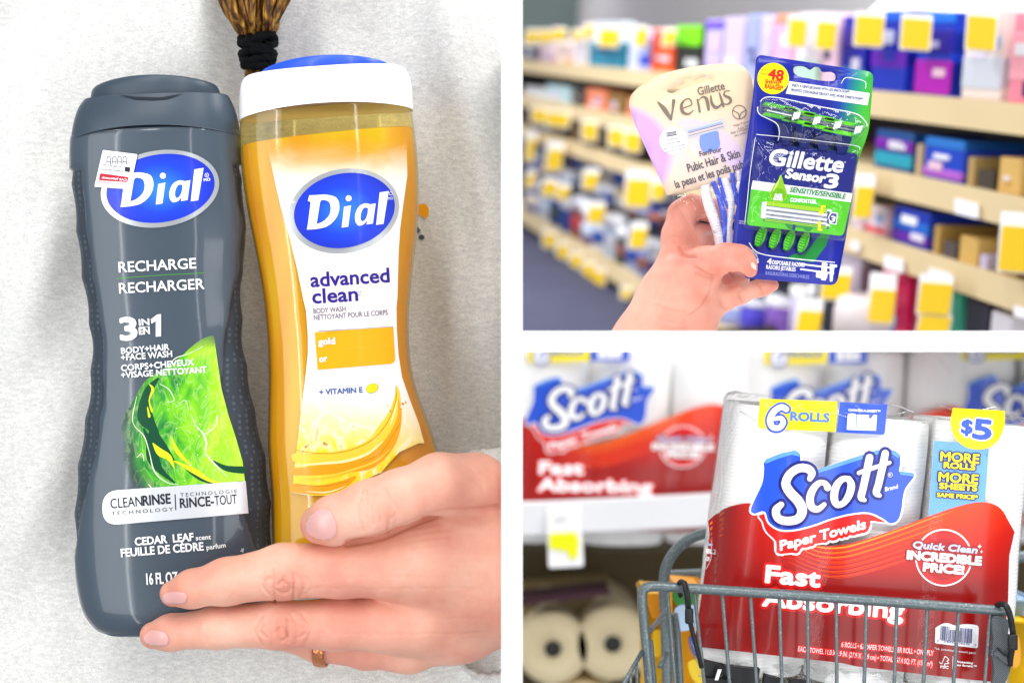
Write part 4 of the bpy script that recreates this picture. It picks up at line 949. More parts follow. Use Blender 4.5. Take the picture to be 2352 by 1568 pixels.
# ---- cream and lilac razor card
yv = .0015
VC = mat('card_cream_lilac', 'F6E2C0', .4, coat=.25); n = N(VC); uv = n.coord('UV'); X, Y, _ = n.xyz(uv)
dx = n.math('SUBTRACT', X, 1.425); dy = n.math('SUBTRACT', Y, .36); rr_ = n.math('SQRT', n.math('ADD', n.math('MULTIPLY', dx, dx), n.math('MULTIPLY', dy, dy)))
li = n.ramp(rr_, [(.105, (1, 1, 1)), (.125, (0, 0, 0))]); low = n.ramp(n.math('MULTIPLY_ADD', Y, 5, -1.2), [(0, (0, 0, 0)), (.5, (.5, .5, .5)), (1, (.15, .15, .15))])
n.color(n.mix(n.xyz(li)[0], n.mix(n.xyz(low)[0], 'EED2AE', 'DFCFEA'), 'CFA4DC'))
t = thing('razor_pack', 'cream and lilac blister card with clear lower half, held on the left', 'razor pack', P(1640, 640, yv))
vcard = catmull([(28, 330), (36, 272), (90, 215), (200, 152), (350, 112), (500, 92), (640, 94), (700, 140), (722, 210)], 5)
vc = [tuple(p) for p in vcard] + [(740, 420), (700, 640), (668, 732), (440, 784), (240, 826), (205, 742), (130, 580), (62, 430)]
hole = [(244, 236), (330, 204), (344, 176), (372, 166), (400, 180), (460, 150), (478, 166), (470, 184), (400, 206), (310, 236), (274, 252), (250, 250)]
holed_slab(vc, [[tuple(p) for p in catmull(hole, 3, True)]], yv, .0006, VC, 'card', t, A5)
pr = Print(flat_surf(yv), A5, 60); TP = plain('7E7468', .45); TG_ = plain('5A5660', .45); CR = plain('F6E6C2', .4)
pr.fill([tuple(p) for p in catmull([(300, 420), (400, 400), (560, 470), (640, 560), (670, 640), (660, 700), (560, 640), (460, 560), (400, 500)], 5, True)], plain('E4CBE6', .4), .5)
pr.fill([tuple(p) for p in catmull([(330, 430), (345, 520), (400, 600), (450, 640), (430, 650), (370, 610), (310, 520)], 5, True)], CR, .8)
pr.text('Gillette', (418, 266), (566, 232), 44, TP, 2, heavy=1.2)
def VS(pts, wd): pr.stroke(pts, wd, TP, 2)
VS([(190, 304), (226, 344), (262, 400)], [8, 26, 14]); VS([(262, 400), (272, 350), (278, 296)], [14, 10, 20]); VS([(318, 342), (352, 330), (380, 316), (368, 288), (342, 290), (322, 320), (330, 360), (362, 370), (388, 350)], [6, 6, 6, 8, 8, 16, 18, 10, 5])
VS([(410, 288), (418, 320), (424, 358)], [8, 12, 12]); VS([(412, 300), (438, 276), (460, 284), (470, 320), (474, 346)], [4, 8, 18, 18, 14]); VS([(486, 268), (492, 310), (514, 334), (540, 322), (548, 300)], [8, 16, 18, 10, 6]); VS([(534, 252), (546, 290), (556, 326)], [8, 14, 14]); VS([(592, 240), (566, 244), (562, 266), (590, 280), (598, 300), (578, 316), (556, 312)], [5, 7, 12, 16, 14, 8, 5])
pr.stroke(ell(645, 360, 38, 38), 5, TP, 2, 1); pr.stroke([(608, 350), (640, 368), (646, 396)], 5, TP, 2); pr.stroke([(684, 348), (656, 366), (646, 396)], 5, TP, 2)
for s_, p0, p1, h in (('Helps Protect', (616, 442), (704, 416), 13), ('Pubic Skin', (640, 460), (706, 438), 13), ('Aide à protéger', (598, 484), (700, 454), 13), ('peau pubienne', (620, 496), (700, 474), 12)): pr.text(s_, p0, p1, h, TP, 2)
pr.text('For/Pour', (426, 608), (548, 580), 28, TG_, 2, heavy=.9); pr.text('Pubic Hair & Skin', (362, 696), (652, 610), 46, TG_, 2, heavy=1.0); pr.text('la peau et les poils pubiens', (292, 786), (740, 650), 44, TG_, 2, heavy=1.0)
pr.fill(ell(277, 520, 79, 77), WHG, 1.5)
for i in range(8): pr.stroke([(240 + i * 7, 494 - i * 1.2), (242 + i * 7, 478 - i * 1.2)], 3.6, TG_, 2, 1)
pr.stroke([(236, 478), (292, 468)], 4, TG_, 2, 1); pr.stroke([(238, 496), (296, 486)], 4, TG_, 2, 1)
for s_, p0, p1, h in (('Irritation', (244, 522), (306, 508), 12), ('Defense Bar', (236, 544), (318, 526), 12), ('Barre qui protège', (224, 570), (344, 544), 11), ('contre l\'irritation', (234, 588), (344, 562), 11)): pr.text(s_, p0, p1, h, TG_, 2)
LB = plain('B9C4E8', .3, .3); BL2 = plain('7F97E6', .3, .3); SLV = plain('C9CCD4', .25, .3)
pr.fill(rrect([(338, 456), (552, 396), (570, 446), (356, 508)], 8), SLV, 1.6); pr.fill([(356, 464), (548, 412), (552, 422), (360, 475)], plain('A7B2D6', .3), 1.9); pr.fill([(362, 480), (554, 428), (557, 438), (366, 491)], plain('D9C3C8', .3), 1.9); pr.stroke([(360, 476), (552, 424)], 2.5, TG_, 2, 1); pr.stroke([(364, 492), (556, 440)], 2.5, TG_, 2, 1)
pr.fill([tuple(p) for p in catmull([(424, 500), (440, 486), (520, 466), (532, 500), (536, 550), (500, 580), (450, 584), (426, 552)], 4, True)], BL2, 1.7)
pr.build('card_print', t)
# clear lower half with the handles in it
dome(rrect([(262, 822), (690, 728), (640, 1180), (470, 1180), (420, 1090)], 20, 5), yv + .002, .007, 'blister', t, A5, CLR)
HW = plain('F2EEF4', .35, .2); HB = plain('4C62D8', .3, .3)
def handle(pts, rs, m, name='razor_handle', rib=None):
    mb = MB(); q = catmull([(*A5(x, y), r) for (x, y), r in zip(pts, rs)], 6)
    mb.add(tube([P(a, b, yv - .0005) for a, b, _ in q], [r * K * .4102 for _, _, r in q], 14), m)
    if rib:
        for i in range(rib):
            f_ = .12 + .72 * i / rib; k = int(f_ * len(q)); a, b, r = q[k]; c = P(a, b, yv - .0005); d = (P(q[k + 1][0], q[k + 1][1], yv - .0005) - c).normalized(); s_ = d.cross(Vector((0, 1, 0)))
            mb.add(tube([c - s_ * r * K * .34 + Vector((0, -r * K * .25, 0)), c + Vector((0, -r * K * .42, 0)), c + s_ * r * K * .34 + Vector((0, -r * K * .25, 0))], r * K * .07, 6), HW)
    return mb.build(name, t, True)
handle([(452, 770), (470, 860), (500, 950), (526, 1040), (540, 1130)], [26, 30, 30, 26, 28], HW, rib=16)
handle([(498, 750), (530, 830), (556, 930), (560, 1020), (548, 1120)], [14, 16, 18, 16, 20], HB)
handle([(560, 730), (590, 820), (600, 900), (590, 1000), (590, 1120)], [20, 24, 22, 16, 20], HW, rib=12)
handle([(532, 726), (560, 830), (600, 920), (612, 960)], [9, 12, 14, 12], HB); handle([(606, 700), (618, 790), (640, 880)], [12, 14, 14], HB); handle([(640, 690), (650, 780), (660, 860)], [12, 16, 14], HW)
pr = Print(flat_surf(yv - .0062), A5, 60); GR2 = plain('9A98A0', .5)
pr.text('4 DISPOSABLE', (440, 1060), (522, 1032), 18, GR2, 1)
pr.build('back_print', t)

# ---- the hand that holds them
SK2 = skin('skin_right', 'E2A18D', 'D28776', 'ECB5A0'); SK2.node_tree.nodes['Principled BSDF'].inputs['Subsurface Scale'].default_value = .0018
palm = seg([(1560, 640, .008, 52), (1540, 690, .008, 70), (1500, 800, .010, 92), (1440, 920, .012, 105)]) + seg([(1600, 640, .004, 52), (1580, 700, .004, 62), (1560, 800, .008, 86)]) + seg([(1570, 570, .010, 34), (1560, 640, .008, 56)])
thumb = seg([(1724, 622, -.0125, 15), (1716, 605, -.0128, 19), (1700, 590, -.0130, 25), (1668, 592, -.0120, 31), (1620, 608, -.006, 40), (1580, 640, .000, 52)])
idx = seg([(1668, 500, .012, 20), (1630, 482, .012, 24), (1588, 476, .0115, 27), (1566, 492, .011, 30), (1556, 540, .010, 34), (1560, 600, .008, 42)])
mid = seg([(1700, 560, .014, 20), (1650, 540, .015, 24), (1600, 545, .014, 30), (1570, 600, .012, 40)])
rngf = seg([(1706, 640, .012, 17), (1670, 640, .012, 20), (1630, 655, .011, 24), (1590, 680, .010, 34)])
lit = seg([(1776, 655, -.001, 13), (1752, 659, -.001, 18), (1700, 674, .000, 22), (1660, 688, .002, 25), (1620, 706, .004, 32), (1580, 740, .006, 46)])
cr = [([A7(1560, 950), A7(1640, 1000), A7(1720, 1035)], 3.0, .0004), ([A7(1570, 1010), A7(1650, 1050), A7(1722, 1060)], 2.6, .0003), ([A7(1720, 1060), A7(1680, 1200), A7(1600, 1320), A7(1480, 1400)], 2.6, .0003)]
cr += [([A7(1210, 1290 + 28 * i), A7(1330, 1340 + 26 * i), A7(1460, 1350 + 26 * i)], 2.4, .00022) for i in range(5)] + [([A7(1950, 1150), A7(1950, 1210), A7(1975, 1260)], 2.4, .0004), ([A7(2110, 1090), A7(2135, 1140), A7(2150, 1200)], 2.2, .00025), ([A7(1790, 1240), A7(1800, 1300), A7(1830, 1330)], 2.4, .0003)]
cr += [([A7(1780 + 34 * i, 790 + 6 * i), A7(1800 + 36 * i, 850 + 8 * i), A7(1790 + 38 * i, 900 + 10 * i)], 1.8, .00016) for i in range(5)] + [([A7(1330 + 10 * i, 560 + 60 * i), A7(1400 + 12 * i, 600 + 50 * i), A7(1460, 640 + 50 * i)], 2.0, .00014) for i in range(4)]
cr += [([A7(1860, 1000), A7(1890, 1030), A7(1900, 1040)], 2.2, .0003), ([A7(1420, 780), A7(1460, 850), A7(1560, 860)], 4, .0005), ([A7(1600, 880), A7(1680, 930), A7(1700, 990)], 3, .00025), ([A7(1640, 880), A7(1730, 930), A7(1760, 990)], 3, .00022)]
cr = [(p_, w_, am_ * 2.3) for p_, w_, am_ in cr]
V, Q = flesh(palm, [(thumb, .008), (idx, .005), (mid, .005), (rngf, .004), (lit, .005)], .0005, .006, .0009, cr)
print('hand2', len(V))
V, F = clip(([Vector(v) for v in V], [tuple(q) for q in Q.tolist()]), (0, 0, ZT + .0002), (0, 0, -1))
p2 = thing('person', 'bare forearm and hand pinching two razor packs in front of shop shelves', 'person', P(1500, 759, .01))
hand2 = mesh_obj('hand', V, F, SK2, p2, True)
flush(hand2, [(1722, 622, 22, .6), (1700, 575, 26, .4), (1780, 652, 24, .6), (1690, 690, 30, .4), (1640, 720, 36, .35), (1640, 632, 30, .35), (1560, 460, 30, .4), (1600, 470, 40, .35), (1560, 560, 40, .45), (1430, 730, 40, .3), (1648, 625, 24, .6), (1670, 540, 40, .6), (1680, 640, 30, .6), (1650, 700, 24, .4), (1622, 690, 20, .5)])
hs2 = bvh_surf(hand2)
nail([A7(2062, 915), A7(2085, 920), A7(2106, 950), A7(2108, 975), A7(2096, 978), A7(2062, 950)], hand2, hs2, mat('fingernail_pale', 'F0D0BE', .25, coat=.4, sss=.1), .0002)
# ================================================================== the aisle behind: one long shelf unit running away to the left
CAM = Vector((0, -D, 0))
VPX, VPY = 520, 78
dv = Vector(((VPX - 1176) * K, D, (784 - VPY) * K)).normalized()      # along the shelves, away from the lens
rv = Vector((dv.y, -dv.x, 0)).normalized(); uvv = rv.cross(dv).normalized()
X0 = .498
def ray(px, py): return Vector(((px - 1176) * K, D, (784 - py) * K)).normalized()
def on_face(px, py, off=0.0):
    """point seen at (px, py) on the shelf fronts (off: metres nearer the aisle is negative) -> (along, height)"""
    q = ray(px, py); t = (X0 + off) / q.dot(rv); p = q * t; return p.dot(dv), p.dot(uvv)
def G3(a, x, h): return CAM + dv * a + rv * x + uvv * h
def gbox(a0, a1, x0, x1, h0, h1): return box(G3((a0 + a1) / 2, (x0 + x1) / 2, (h0 + h1) / 2), abs(x1 - x0), abs(a1 - a0), abs(h1 - h0), rv, dv, uvv)
CLIPZ = .0045
def keep_up(vf): return clip(vf, (0, 0, CLIPZ), (0, 0, -1))
A_NEAR, A_FAR = .72, 6.0
SH = {}                                        # shelf heights (top of the board) from the photo's edges at x = 2352
for nm, yy_ in (('a', 242), ('b', 458), ('c', 652)):
    SH[nm] = on_face(2352, yy_)[1]
LIPH = on_face(2352, 242)[1] - on_face(2352, 312)[1]
SH['base'] = on_face(1205, 484)[1]
SH['d'] = SH['c'] - (SH['b'] - SH['c']) * 1.1
BEI = mat('shelf_lip_beige', 'E4CDA0', .45); WOOD = mat('shelf_board', 'D9C9A6', .5); DARK = mat('shelf_back_navy', '14152A', .6);  # back panel navy has the shade between the shelves in its colour
unit = thing('shelf_unit', 'long beige-edged shop shelf unit receding to the left behind the razor packs', 'shelf unit', G3(2.0, X0, SH['base']))
mb = MB(); mb.add(keep_up(gbox(A_NEAR, A_FAR, X0 + .15, X0 + .17, SH['base'] - .06, SH['a'] + .02)), DARK); mb.build('back_panel', unit)
for nm in ('a', 'b', 'c', 'base'):
    th = LIPH if nm != 'base' else LIPH * 1.2
    mb = MB(); mb.add(keep_up(gbox(A_NEAR, A_FAR, X0 + .003, X0 + .15, SH[nm] - th * .8, SH[nm])), WOOD); mb.build('shelf_board', unit)
    mb = MB(); mb.add(keep_up(gbox(A_NEAR, A_FAR, X0 - .001, X0 + .003, SH[nm] - th, SH[nm] + .001)), BEI); mb.build('shelf_edge', unit)
mb = MB(); mb.add(keep_up(gbox(A_NEAR, A_FAR, X0 + .02, X0 + .03, SH['base'] - .06, SH['base'] - LIPH)), DARK); mb.build('kick_plate', unit)
# floor
FLR = mat('carpet_slate', '55566C', .9, spec=.2); n = N(FLR); n.color(n.mix(n.noise(n.coord(), 9, 4), '3A3B50', '52546A')); n.bump(n.noise(n.coord(), 300, 3), .4, .002)
fh = SH['base'] - .035
mb = MB(); mb.add(keep_up(gbox(.5, 9, -1.5, X0 + .1, fh - .01, fh)), FLR); o = mb.build('floor'); tag(o, kind='structure')
# far side of the shop: wall, ceiling with lit panels
WLL = mat('shop_wall', 'DAD6DA', .8); n = N(WLL); n.color(n.mix(n.noise(n.coord(), 1.6, 2), 'D0CCD6', 'F0ECE8'))
mb = MB(); mb.add(keep_up(gbox(8.8, 8.9, -3, 3, fh, 1.6)), WLL); mb.add(keep_up(gbox(.4, 8.8, X0 + .9, X0 + .95, fh, 1.6)), WLL); o = mb.build('far_wall'); tag(o, kind='structure')
LMP = mat('lamp_panel', 'FFFFFF', .5, emit=1.6)
# products ----------------------------------------------------------
rn = random.Random(11)
def hx(c, **k): return plain(c, .4, .15, **k)
def product(shelf, x0, x1, ytop, col, label, cat='box', shape='box', deep=.06, bands=(), name=None, group=None, inset=.004, tilt=0):
    """a pack standing on a shelf, seen between x0 and x1; bands = (h0, h1, colour) printed panels or a lid"""
    hs_ = SH[shelf]; xm = (x0 + x1) / 2
    def al(x):
        q = ray(x, 400); return (q * ((X0 + inset) / q.dot(rv))).dot(dv)
    a0, a1 = al(x1), al(x0); am = (a0 + a1) / 2; am_s = am / .98
    # height from ytop at the middle
    q = ray(xm, ytop); t_ = (X0 + inset) / q.dot(rv); ht = (q * t_).dot(uvv)
    H = ht - hs_
    if H <= .002: H = .012
    nm = name or {'box': 'product_box', 'bottle': 'product_bottle', 'pouch': 'product_pouch'}[shape]
    g = .06 * (a1 - a0); base = G3(am, X0 + inset + deep / 2, hs_)
    def pc(h0, h1, c, xo=0.0, s=1.0, r=None):
        if shape == 'box':
            vf = gbox(a0 + g, a1 - g, X0 + inset - xo, X0 + inset + deep * s, hs_ + h0 * H + .0003, hs_ + h1 * H); vf = bevelled(vf, min(.0016, H * .06), 2)
        else:
            rr = min((a1 - a0) * .5 - g, .05) * s; n_ = 20; V = []; F = []
            prof = [(h0, .86), (h0 + .03, 1), (h1 - .12 * (h1 - h0), 1), (h1 - .03 * (h1 - h0), .9), (h1, .66)] if r is None else r
            for hh, k in prof:
                for j in range(n_):
                    th = 2 * math.pi * j / n_; V.append(G3(am + rr * k * math.cos(th), X0 + inset + deep / 2 - xo + min(deep / 2, rr) * s * k * math.sin(th), hs_ + hh * H + .0003))
            L_ = len(prof)
            for i in range(L_ - 1):
                for j in range(n_): F.append((i * n_ + j, i * n_ + (j + 1) % n_, (i + 1) * n_ + (j + 1) % n_, (i + 1) * n_ + j))
            F.append(tuple(range(n_ - 1, -1, -1))); F.append(tuple((L_ - 1) * n_ + j for j in range(n_))); vf = (V, F)
        return keep_up(vf)
    b = pc(0, 1, col)
    if not b[0]: return None
    t = thing(nm, label, cat, base, group)
    mesh_obj('body', b[0], b[1], hx(col), t, shape != 'box')
    for k in bands:
        h0, h1, c = k[:3]; b = pc(h0, h1, c, .0008 if shape == 'box' else 0, 1.0 if shape == 'box' else 1.03)
        if b[0]: mesh_obj(k[3] if len(k) > 3 else 'printed_panel', b[0], b[1], hx(c), t, shape != 'box')
    if shape == 'box' and x1 - x0 > 26 and H > .02:
        for q in range(2):
            cc = rn.choice(['F4F4F8', col, 'E8E0F0', 'FFFFFF', '2A2E58', 'F0C8D8', '88B8E8']); ha = rn.uniform(.08, .6); hb = ha + rn.uniform(.08, .22); wa = rn.uniform(.12, .5); wb_ = wa + rn.uniform(.2, .4)
            vf = keep_up(gbox(a0 + (a1 - a0) * wa, a0 + (a1 - a0) * min(wb_, .9), X0 + inset - .0016, X0 + inset + .002, hs_ + ha * H, hs_ + hb * H))
            if vf[0]: mesh_obj('printed_mark', vf[0], vf[1], hx(cc), t)
    return t
YTG = mat('tag_yellow', 'F6CC00', .5); WTG = plain('FBFAFC', .5)
def price_tag(x0, x1, y0, y1, label, head=0.0, off=-.006, group='yellow price tags on the shelves', slant=0):
    """a card hanging on the shelf front; head: share of its height that is white above the yellow"""
    t = None; mb = []
    def quad(xa, xb, ya, yb_, o_, r=5):
        pts = rrect([(xa + slant, ya), (xb + slant, ya + (xb - xa) * .08), (xb, yb_ + (xb - xa) * .08), (xa, yb_)], min(r, (xb - xa) * .2), 3); V = []
        for (x, y) in pts: a, h = on_face(x, y, o_); V.append(G3(a, X0 + o_, h))
        nn = len(V); V += [v + rv * .0012 for v in V]
        return V, [tuple(range(nn)), tuple(range(2 * nn - 1, nn - 1, -1))] + [(i, i + nn, (i + 1) % nn + nn, (i + 1) % nn) for i in range(nn)]
    b = keep_up(quad(x0 - 3, x1 + 3, y0 - (y1 - y0) * head - 3, y1 + 4, off))
    if not b[0]: return
    c = sum((Vector(v) for v in b[0]), Vector()) / len(b[0]); t = thing('price_tag', label, 'price tag', c, group)
    mesh_obj('card', b[0], b[1], WTG, t)
    b = keep_up(quad(x0, x1, y0, y1, off - .0015))
    if b[0]: mesh_obj('price_panel', b[0], b[1], YTG, t)
    return t
# top shelf, from the far left to the near right
P_ = product
P_('a', 1188, 1226, 108, '4A4256', 'dark purple pack at the far left end of the top shelf')
P_('a', 1228, 1262, 92, 'F0DCDC', 'pale pink pack beside the dark purple one on the top shelf', bands=[(.0, .35, 'C8A0B8')])
P_('a', 1264, 1300, 100, 'EED9CC', 'cream pack with an orange foot on the top shelf', bands=[(0, .3, 'E8B070')])
P_('a', 1302, 1332, 88, 'DCD2D6', 'off-white pack just left of the teal one')
P_('a', 1336, 1424, 96, '1588A8', 'broad teal pack on the top shelf', bands=[(.7, 1.0, '3AA6B8')])
P_('a', 1340, 1420, 52, 'D0DAE2', 'tall white pouch standing behind the teal pack', shape='box', inset=.075, deep=.02)
P_('a', 1428, 1452, 66, 'CCD2EA', 'slim white pack to the right of the teal pack')
P_('a', 1454, 1478, 84, 'A9B4E6', 'light blue pack with a blue patch left of the orange one', bands=[(.15, .45, '1F46D8')])
P_('a', 1480, 1530, 66, 'FF5A0A', 'bright orange pack on the top shelf', bands=[(.9, 1.0, 'FFB0A0')])
P_('a', 1532, 1596, 60, '23281E', 'black pack with a lime green top on the top shelf', bands=[(.58, 1.0, '7BE000')])
P_('a', 1600, 1640, 46, 'CBBCE6', 'lavender pack with violet cap right of the black and green one', shape='box', bands=[(.82, .98, '6A4AE0')])
P_('a', 1642, 1690, 40, 'D4C4EA', 'pale lilac pack second right of the black and green one')
P_('a', 1692, 1722, 34, 'A8B0E8', 'periwinkle blue pack partly behind the cream razor card')
P_('a', 1724, 1752, 38, 'D8CCEC', 'whitish lilac pack above the gap between the razor packs')
P_('a', 1756, 1800, 34, 'EFB8DA', 'light pink pack with a coral corner above the blue razor card', bands=[(.85, 1, 'F2A080')])
P_('a', 1804, 1862, 30, 'F2E6EC', 'white and pale green pack behind a yellow tag, above the blue razor card', bands=[(.0, .35, 'BCE0D0')])
P_('a', 1866, 1906, 38, 'F0C8DC', 'rose pink pack behind a yellow tag, above the razor card')
P_('a', 1908, 1966, 38, '141FA8', 'navy box with purple patches at the corner of the green razor card', bands=[(.1, .3, '2F80B0'), (.55, .85, '3A14A0')])
P_('a', 1976, 2062, 26, '1230B4', 'royal blue pouch with a purple stripe, left of two blue ones', bands=[(.30, .52, '6A18B8'), (.86, 1, '1866E0')])
P_('a', 2078, 2166, 30, '1438C0', 'royal blue pouch with a magenta stripe, beside the grey gap', bands=[(.02, .44, 'B010B0'), (.5, .8, '2A18A0'), (.86, 1, '1878E8')])
P_('a', 2184, 2284, 24, 'ECDCD6', 'large beige pouch with a grey patch on the top shelf', bands=[(.12, .5, 'D2D6E0')])
P_('a', 2292, 2372, 30, 'F58AA0', 'large coral pink pack at the right end of the top shelf', bands=[(.25, .8, 'FBAAB8')])
T_ = price_tag
for q in ((1204, 1228, 72, 98, 'far left yellow tag above the top shelf'), (1232, 1262, 72, 96, 'yellow tag above the pale pink pack'), (1266, 1294, 68, 92, 'third yellow tag from the left above the top shelf'), (1312, 1330, 72, 92, 'small yellow tag left of the teal pack'), (1338, 1356, 60, 88, 'pale yellow tag at the left of the teal pack'),
          (1374, 1416, 66, 104, 'yellow tag in front of the teal pack'), (1456, 1480, 66, 104, 'yellow tag left of the bright orange pack'), (1522, 1544, 70, 102, 'yellow tag between the orange pack and the green topped one'), (1808, 1846, 44, 104, 'yellow tag above the round yellow seal of the razor card'),
          (1872, 1914, 50, 110, 'yellow tag in front of the rose pink pack'), (1962, 2022, 36, 102, 'yellow tag on the first royal blue pouch'), (2068, 2130, 42, 110, 'yellow tag on the second royal blue pouch'), (2218, 2280, 36, 112, 'yellow tag on the large beige pouch')):
    T_(*q[:4], q[4], head=.12, off=-.012, slant=6)
# second shelf
P_('b', 1196, 1240, 200, 'D8DCE0', 'pale grey pack at the far left of the second shelf'); P_('b', 1244, 1300, 196, 'B8D4DA', 'pale teal pack on the second shelf'); P_('b', 1304, 1332, 204, '3A2E2A', 'dark brown pack left of the orange one'); P_('b', 1336, 1384, 204, 'F08A60', 'orange pack on the second shelf')
P_('b', 1388, 1428, 214, '8A6A30', 'brown pack right of the orange one on the second shelf'); P_('b', 1432, 1476, 226, 'F2906C', 'salmon pack beside the cream razor card on the second shelf')
P_('b', 2000, 2096, 300, '174C90', 'deep blue box with a magenta mark right of the razor card', bands=[(.1, .45, '28A0B8'), (.5, .8, '7A1AA8')]); P_('b', 2100, 2110, 330, 'D8BC90', 'narrow tan divider between the blue boxes', 'divider', name='shelf_divider')
P_('b', 2114, 2216, 318, '1A44C4', 'large blue box with a turquoise corner on the second shelf', bands=[(.75, 1, '2478D0'), (.06, .3, 'B060D0')]); P_('b', 2220, 2236, 360, 'B89A60', 'tan divider right of the large blue box', 'divider', name='shelf_divider')
P_('b', 2244, 2284, 392, '4A4038', 'dark brown pack in the shadow of the second shelf'); P_('b', 2290, 2346, 362, 'DDB468', 'tan box at the right end of the second shelf')
# third shelf
P_('c', 1196, 1300, 250, '5A4632', 'brown pack row at the far left of the third shelf'); P_('c', 1304, 1380, 282, '6E5434', 'dark tan pack on the third shelf behind yellow tags'); P_('c', 1384, 1470, 306, '4A3A2C', 'dark brown pack on the third shelf by the lilac card')
P_('c', 1962, 1990, 470, 'E8D8E0', 'pale pink slim pack right of the green card edge'); P_('c', 1994, 2046, 474, 'EBC8D4', 'pink pack with a red patch on the third shelf', bands=[(.1, .3, 'E84048'), (.7, 1, 'D8D0D0')])
P_('c', 2054, 2150, 482, '1436B4', 'blue box with a purple patch on the third shelf', bands=[(.1, .35, '6A1CA8'), (.4, .7, '1A68D0')]); P_('c', 2156, 2170, 520, 'C09A50', 'tan divider on the third shelf', 'divider', name='shelf_divider'); P_('c', 2180, 2212, 560, '5A5050', 'dark grey pack on the third shelf'); P_('c', 2216, 2264, 548, 'D8B060', 'tan box on the third shelf'); P_('c', 2268, 2286, 590, 'C8BCD8', 'small lilac pack beside the tan box on the third shelf'); P_('c', 2306, 2360, 610, 'A88850', 'brown box at the right end of the third shelf')
# lower shelves at the right
P_('base', 1640, 1690, 706, 'A8B4F0', 'light blue bottle under the little finger', 'bottle', 'bottle', bands=[(.82, 1.02, 'F4F4FA', 'cap')]); P_('base', 1694, 1742, 700, '5A50D8', 'blue violet bottle under the fingers', 'bottle', 'bottle', bands=[(.84, 1.02, 'E8E8F8', 'cap')])
P_('base', 1746, 1790, 690, '8A60C0', 'purple bottle under the fingertip', 'bottle', 'bottle', bands=[(.8, 1.02, 'F0EEF6', 'cap')]); P_('base', 1794, 1834, 668, 'D8CCF0', 'lilac bottle below the blue razor card', 'bottle', 'bottle', bands=[(.84, 1.02, 'FFFFFF', 'cap')])
P_('base', 1838, 1884, 664, '30343A', 'charcoal bottle below the razor card', 'bottle', 'bottle', bands=[(.84, 1.02, 'F4F4F8', 'cap')]); P_('base', 1888, 1936, 610, '3C3E46', 'dark grey pack below the corner of the razor card'); P_('base', 1940, 1996, 584, 'C9BCCC', 'tall mauve pack right of the razor card')
P_('base', 2000, 2036, 630, '5A2A3A', 'maroon pack behind a yellow tag on the lowest shelf'); P_('base', 2040, 2116, 602, 'D80E5C', 'crimson box on the lowest shelf', bands=[(.0, .35, 'F01818'), (.35, .6, 'F05070')]); P_('base', 2120, 2166, 640, 'B02040', 'dark red box behind the yellow tag on the lowest shelf')
P_('base', 2170, 2236, 672, '4AB89A', 'teal green box on the lowest shelf', bands=[(.1, .2, 'B060A0')]); P_('base', 2244, 2300, 700, '3A3848', 'dark slate box right of the teal green one'); P_('base', 2304, 2360, 730, 'D8D4DC', 'pale grey pack in the bottom right corner')
P_('base', 1904, 1990, 690, 'E6DADC', 'rounded white pouch in front of the mauve pack', 'pouch', 'bottle', inset=-.03)
for q in ((1958, 1996, 428, 498, 'yellow tag beside the right edge of the green card', .4), (2292, 2354, 518, 620, 'largest yellow tag, at the right end under the second shelf', .3), (1884, 1944, 628, 684, 'yellow tag just below the corner of the razor card', .3), (1826, 1878, 712, 764, 'yellow tag with white head at the bottom below the razor card', .5),
          (1992, 2046, 664, 738, 'yellow tag left of the crimson box', .5), (2106, 2176, 648, 718, 'yellow tag between the crimson and teal boxes', .25), (2104, 2172, 724, 768, 'lower yellow tag under the one between crimson and teal boxes', .05)):
    T_(*q[:4], q[4], head=q[5], off=-.014, slant=10)
def white_tag(x0, x1, y0, y1, label):
    pts = rrect([(x0, y0), (x1, y0 + (x1 - x0) * .25), (x1, y1 + (x1 - x0) * .25), (x0, y1)], 5, 3); V = []
    for (x, y) in pts: a, h = on_face(x, y, -.004); V.append(G3(a, X0 - .004, h))
    nn = len(V); V += [v + rv * .001 for v in V]; b = keep_up((V, [tuple(range(nn)), tuple(range(2 * nn - 1, nn - 1, -1))] + [(i, i + nn, (i + 1) % nn + nn, (i + 1) % nn) for i in range(nn)]))
    if b[0]: tag(mesh_obj('shelf_label', b[0], b[1], WTG), label, 'shelf label', 'white labels on the shelf edges')
for q in ((2192, 2246, 454, 490, 'white label on the edge of the second shelf at the right'), (2030, 2074, 584, 618, 'white label on the third shelf edge under the blue box'), (2132, 2182, 614, 640, 'second white label from the razor card on the third shelf edge'), (1952, 1974, 550, 572, 'small white label on the third shelf edge beside the card'), (2328, 2354, 700, 726, 'white label at the right end of the third shelf edge')): white_tag(*q)
# hanging yellow tags on the left
k_ = 0
for (x0, x1, y0, y1) in ((1222, 1252, 250, 280), (1256, 1304, 258, 288), (1338, 1368, 282, 320), (1398, 1430, 296, 334), (1436, 1468, 304, 346)):
    k_ += 1; T_(x0, x1, y0, y1, f"{['first', 'second', 'third', 'fourth', 'fifth'][k_ - 1]} yellow tag from the left hanging below the second shelf", head=.1, off=-.004)
lo_ = ((1204, 1222, 318, 368), (1252, 1284, 342, 390), (1204, 1222, 400, 430), (1242, 1272, 418, 448), (1276, 1300, 430, 456), (1337, 1367, 398, 432), (1346, 1380, 474, 510), (1434, 1486, 410, 472), (1494, 1522, 420, 456), (1444, 1478, 524, 568))
wh = ('at the left border above the middle bottles', 'above the cream band of bottles near the left', 'low at the left border', 'third along in the middle of the bottles', 'just right of the third one', 'in front of the red bottle\'s neighbour', 'in front of the clear bottles', 'the largest, left of the cream razor card', 'touching the edge of the cream razor card', 'left of the wrist')
for q, s_ in zip(lo_, wh): T_(*q, f'yellow tag among the bottles, {s_}', head=.3, off=-.02, slant=8)
k_ = 0
